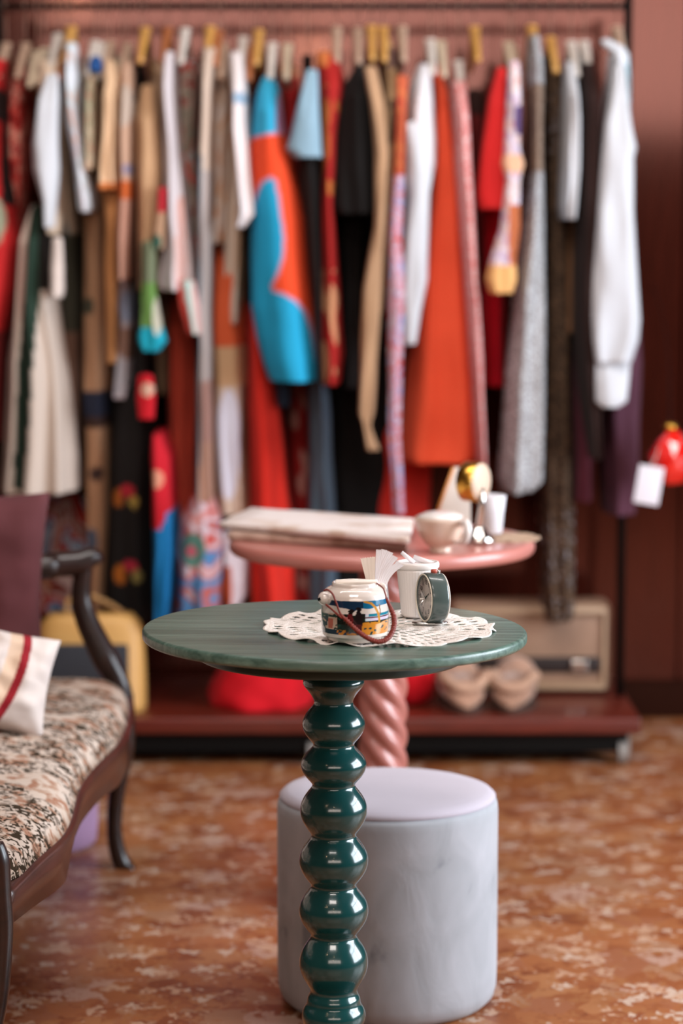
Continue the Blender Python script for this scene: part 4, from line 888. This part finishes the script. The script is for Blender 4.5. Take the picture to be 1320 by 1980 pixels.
path = [PO(a, b2, y) for (a, b2), y in zip(hp, hy)]
thin.tube(path, [.0018, .0026, .0031, .0033, .0033, .0033, .0034, .0034, .0034, .0034, .0034, .0033, .003, .002, .0012], 12)
th_ = thin.build('leather_handle', lea, pot)
# braided wrapping on the handle
br = MB(); pv = [Vector(q) for q in path]
L = []
for i in range(1, len(pv)-3):
    for j in range(6): L.append(pv[i].lerp(pv[i+1], j/6))
for i in range(0, len(L)-1, 2):
    d = (L[i+1]-L[i]).normalized(); e1 = d.cross(Vector((0, 1, 0))).normalized(); e2 = d.cross(e1)
    br.tube([L[i]+(e1*math.cos(2*PI*k/12)+e2*math.sin(2*PI*k/12))*.0034+d*.0008*math.sin(2*PI*k/12) for k in range(13)], .0006, 6, False)
br.build('braid', plain('braid_leather', '#8e2f1d', .4), pot)

# napkins standing in the pot: individually folded, fanned
nm = plain('white_paper', '#e9e3e6', .8, .03, 20)
nmb = plain('cream_paper', '#ecdfd3', .8, .03, 20)
def napkin(base, tip, wb, wt, y0, y1, mat, label, mid=None, curl=0):
    """pleated paper napkin: from base pixel to tip pixel"""
    V = []; n = 14; m_ = 12
    for side in (0, 1):
        for i in range(n+1):
            t = i/n; bx_ = base[0]+(tip[0]-base[0])*t; by_ = base[1]+(tip[1]-base[1])*t
            if mid: bx_ = (1-t)**2*base[0]+2*t*(1-t)*mid[0]+t*t*tip[0]; by_ = (1-t)**2*base[1]+2*t*(1-t)*mid[1]+t*t*tip[1]
            w = wb+(wt-wb)*t; ang = math.atan2(tip[1]-base[1], tip[0]-base[0])+PI/2
            Y = y0+(y1-y0)*t
            for j in range(m_+1):
                u = j/m_-.5; zig = 1.6*((j % 2)-.5)*min(1, t*3) if t > .93 else 0
                p = PO(bx_+u*w*math.cos(ang)-zig*math.sin(ang)*0, by_+u*w*math.sin(ang)+zig-curl*(1-4*u*u)*t, Y+.0002*math.sin(j*1.9)+side*.0005); V.append(p)
    k = (n+1)*(m_+1); F = gridF(n+1, m_+1, False); F = F+[tuple(i+k for i in f[::-1]) for f in F]
    o = mesh('paper_napkin', V, F, mat); return tag(o, label, 'napkin', 'paper napkins in the painted pot')
napkin((717, 1130), (711, 1078), 15, 29, 3.45, 3.46, nmb, 'cream paper napkin with pinked edge, leftmost in the pot')
napkin((727, 1130), (732, 1063), 9, 10, 3.455, 3.466, nm, 'white paper napkin with a narrow pointed tip, tallest in the pot')
napkin((729, 1131), (743, 1063), 10, 11, 3.452, 3.462, nm, 'white paper napkin just right of the tallest one')
napkin((731, 1132), (754, 1067), 11, 14, 3.448, 3.457, nm, 'white paper napkin in the middle of the fan', (736, 1098))
napkin((734, 1134), (764, 1076), 11, 14, 3.444, 3.452, nm, 'white paper napkin second from the right in the fan', (738, 1102))
napkin((739, 1150), (775, 1090), 12, 15, 3.438, 3.447, nm, 'rightmost white paper napkin in the fan, drooping towards the jar', (740, 1108))
napkin((747, 1170), (743, 1128), 12, 12, 3.475, 3.47, nm, 'white paper napkin hanging down outside the pot on its right')
o = MB().box((pcx+.002, py_-.004, zb+113*s*k_+.0005), (.060, .022, .006), .002).build('paper_napkin', nmb); tag(o, 'cream paper napkins folded flat across the mouth of the pot', 'napkin')

# fluted milk glass jar with lid
jy = 3.60; jx = P(806, 1190, jy).x; s = jy/FPX; jb = gz+.0025-.0006; ztop = P(806, 1100, jy-.0).z; H = ztop-jb
jar = empty('ribbed_jar', (jx, jy, jb), 'white fluted milk glass jar behind the small grey-blue clock', 'jar')
V = []; nth = 240; rows = 24; glass = plain('fluted_milk_glass', '#f0e8e4', .3, .02, 10, coat=.3)
for i in range(rows+1):
    t = i/rows; r0 = (30+10*t)*s
    for k in range(nth): q = 2*PI*k/nth; r = r0*(1+.014*abs(math.sin(20*q))*(1 if 0 < i < rows else 0)); V.append((jx+r*math.cos(q), jy+r*math.sin(q), jb+.001+H*t))
mesh('body', V, gridF(rows+1, nth)+[tuple(range(nth))[::-1], tuple(rows*nth+k for k in range(nth))], glass, jar)
MB().lathe([(40*s, 0), (43*s, 3*s), (43.5*s, 9*s), (42*s, 13*s), (37*s, 14*s), (36*s, 10*s), (.001, 10*s)], (jx, jy, jb+H+.001), 80).build('rim', glass, jar)
o = MB().tube([P(772, 1092, 3.585), P(778, 1070, 3.59)] if False else [P(800, 1088, 3.60), P(776, 1068, 3.60)], [.0035, .0030], 8, False, flat=1).build('sugar_sachet', nm); tag(o, 'white paper sachet sticking out of the fluted jar at its left', 'sachet', 'sachets in the fluted jar')
o = MB().tube([P(838, 1090, 3.60), P(800, 1078, 3.61)], [.003, .0045], 8, False).build('sugar_sachet', nm); tag(o, 'white paper sachet lying flat across the fluted jar mouth', 'sachet', 'sachets in the fluted jar')

# small alarm clock
ay = 3.53; ac = P(836, 1155, ay); AR = 49/FPX*ay; ax = Vector((-.95, -.31, 0)).normalized()
clk = empty('alarm_clock', (ac.x, ay, gz), 'small round grey-blue alarm clock facing left on the lace doily', 'clock')
e1 = Vector((0, 0, 1)); e2 = ax.cross(e1).normalized()
def dr(prof, n=72): return [[ac+ax*d+(e1*math.cos(2*PI*k/n)+e2*math.sin(2*PI*k/n))*rad for k in range(n)] for rad, d in prof]
T = .0134
MB().loft(dr([(AR*.93, -T), (AR*.985, -T+.001), (AR, -T+.003), (AR, T-.003), (AR*.985, T-.001), (AR*.93, T), (AR*.90, T-.001), (AR*.89, T-.004), (.001, T-.004)])).build('case', plain('grey_blue_enamel', '#475350', .3, .04, 10, coat=.5), clk)
MB().loft(dr([(AR*.96, -T+.0005), (AR*.94, -T-.002), (AR*.4, -T-.0028), (.001, -T-.0028)])).build('back_plate', plain('cream_back', '#c9bfb4', .4), clk)
rg = [ac+ax*(T+.0002)+(e1*math.cos(2*PI*k/72)+e2*math.sin(2*PI*k/72))*AR*.93 for k in range(73)]
MB().tube(rg, .0011, 8, False).build('bezel', plain('ivory_bezel', '#d9cdbb', .3), clk)
MB().loft(dr([(AR*.90, T-.0038), (AR*.89, T-.0034), (.001, T-.0034)])).build('dial', plain('dial_paper', '#e6d6ca', .6, .1, 60), clk)
mk = MB()
def bar(a0, r0, r1, w, d):
    di = e1*math.cos(a0)+e2*math.sin(a0); pe = ax.cross(di).normalized(); c0 = ac+ax*d
    pts = [c0+di*r0-pe*w, c0+di*r1-pe*w, c0+di*r1+pe*w, c0+di*r0+pe*w]; q = [p+ax*.0004 for p in pts]
    mk.add(pts+q, [(0, 1, 2, 3), (7, 6, 5, 4), (0, 4, 5, 1), (1, 5, 6, 2), (2, 6, 7, 3), (3, 7, 4, 0)])
for i in range(60): bar(2*PI*i/60, AR*(.80 if i % 5 else .74), AR*.85, .0002 if i % 5 else .0005, T-.0032)
mk.build('minute_marks', M_metal_black, clk, smooth=False)
# numerals
nv = MB()
for i in range(1, 13):
    cu = bpy.data.curves.new('n', 'FONT'); cu.body = str(i); cu.size = AR*.26; cu.align_x = 'CENTER'; cu.align_y = 'CENTER'; cu.extrude = .0001; cu.resolution_u = 2
    to = bpy.data.objects.new('n', cu); COL.objects.link(to); dg = bpy.context.evaluated_depsgraph_get(); dg.update(); me = bpy.data.meshes.new_from_object(to.evaluated_get(dg))
    an = 2*PI*i/12; rt = e1.cross(ax).normalized(); cen = ac+ax*(T-.0030)+(e1*math.cos(an)+rt*math.sin(an))*AR*.61
    nv.add([cen+rt*v.co.x+e1*v.co.y+ax*v.co.z for v in me.vertices], [list(p.vertices) for p in me.polygons])
    bpy.data.objects.remove(to); bpy.data.curves.remove(cu); bpy.data.meshes.remove(me)
nv.build('numerals', M_metal_black, clk, smooth=False)
mk = MB(); bar(math.radians(300), -AR*.08, AR*.42, .0010, T-.0026); mk.build('hour_hand', M_metal_black, clk, smooth=False)
mk = MB(); bar(math.radians(60), -AR*.1, AR*.66, .0007, T-.0020); mk.build('minute_hand', M_metal_black, clk, smooth=False)
gm, nt, b = newmat('clock_glass', .03)
tr_ = N(nt, 'ShaderNodeBsdfTransparent'); gg = N(nt, 'ShaderNodeBsdfGlossy'); gg.inputs['Roughness'].default_value = .03; fr = N(nt, 'ShaderNodeFresnel'); fr.inputs[0].default_value = 1.25; mxs = N(nt, 'ShaderNodeMixShader')
mxs.inputs[0].default_value = .09; nt.links.new(tr_.outputs[0], mxs.inputs[1]); nt.links.new(gg.outputs[0], mxs.inputs[2]); nt.links.new(mxs.outputs[0], nt.nodes['Material Output'].inputs['Surface'])
MB().loft(dr([(AR*.905, T-.0010), (AR*.7, T+.0010), (AR*.3, T+.002), (.001, T+.002), (.001, T+.0014), (AR*.3, T+.0014), (AR*.7, T+.0004), (AR*.9, T-.0015)])).build('glass', gm, clk)
tp = ac+Vector((0, 0, AR)) - ax*.002
MB().lathe([(.0048, -.001), (.0048, .003), (.004, .0045), (.001, .005)], tp, 24).build('alarm_button', plain('rose_button', '#b4503f', .3), clk)
MB().lathe([(.003, -.001), (.003, .003), (.001, .0038)], tp-ax*.007, 16).build('alarm_lever', M_chrome, clk)
for dz, dd in ((.012, 0), (-.010, .004), (-.020, -.004)):
    q = ac-ax*(T+.002)+e1*dz+e2*dd; MB().tube([q, q-ax*.004], .0032, 16, False).build('winding_knob', M_gold if dz < 0 else M_chrome, clk)
fz = gz+.0026
foot = MB(); foot.loft([[(ac.x-.004+.027*a*math.cos(2*PI*k/48), ay+.017*a*math.sin(2*PI*k/48), fz+z) for k in range(48)] for a, z in ((.98, 0), (1, .001), (.97, .002), (.5, .0032), (.2, .0050))]).build('stand_base', M_chrome, clk)
MB().tube([(ac.x, ay, fz+.003), (ac.x, ay, ac.z-AR+.0012)], .0045, 16, False).build('stand_neck', plain('copper_neck', '#a5614a', .3, metal=.6), clk)
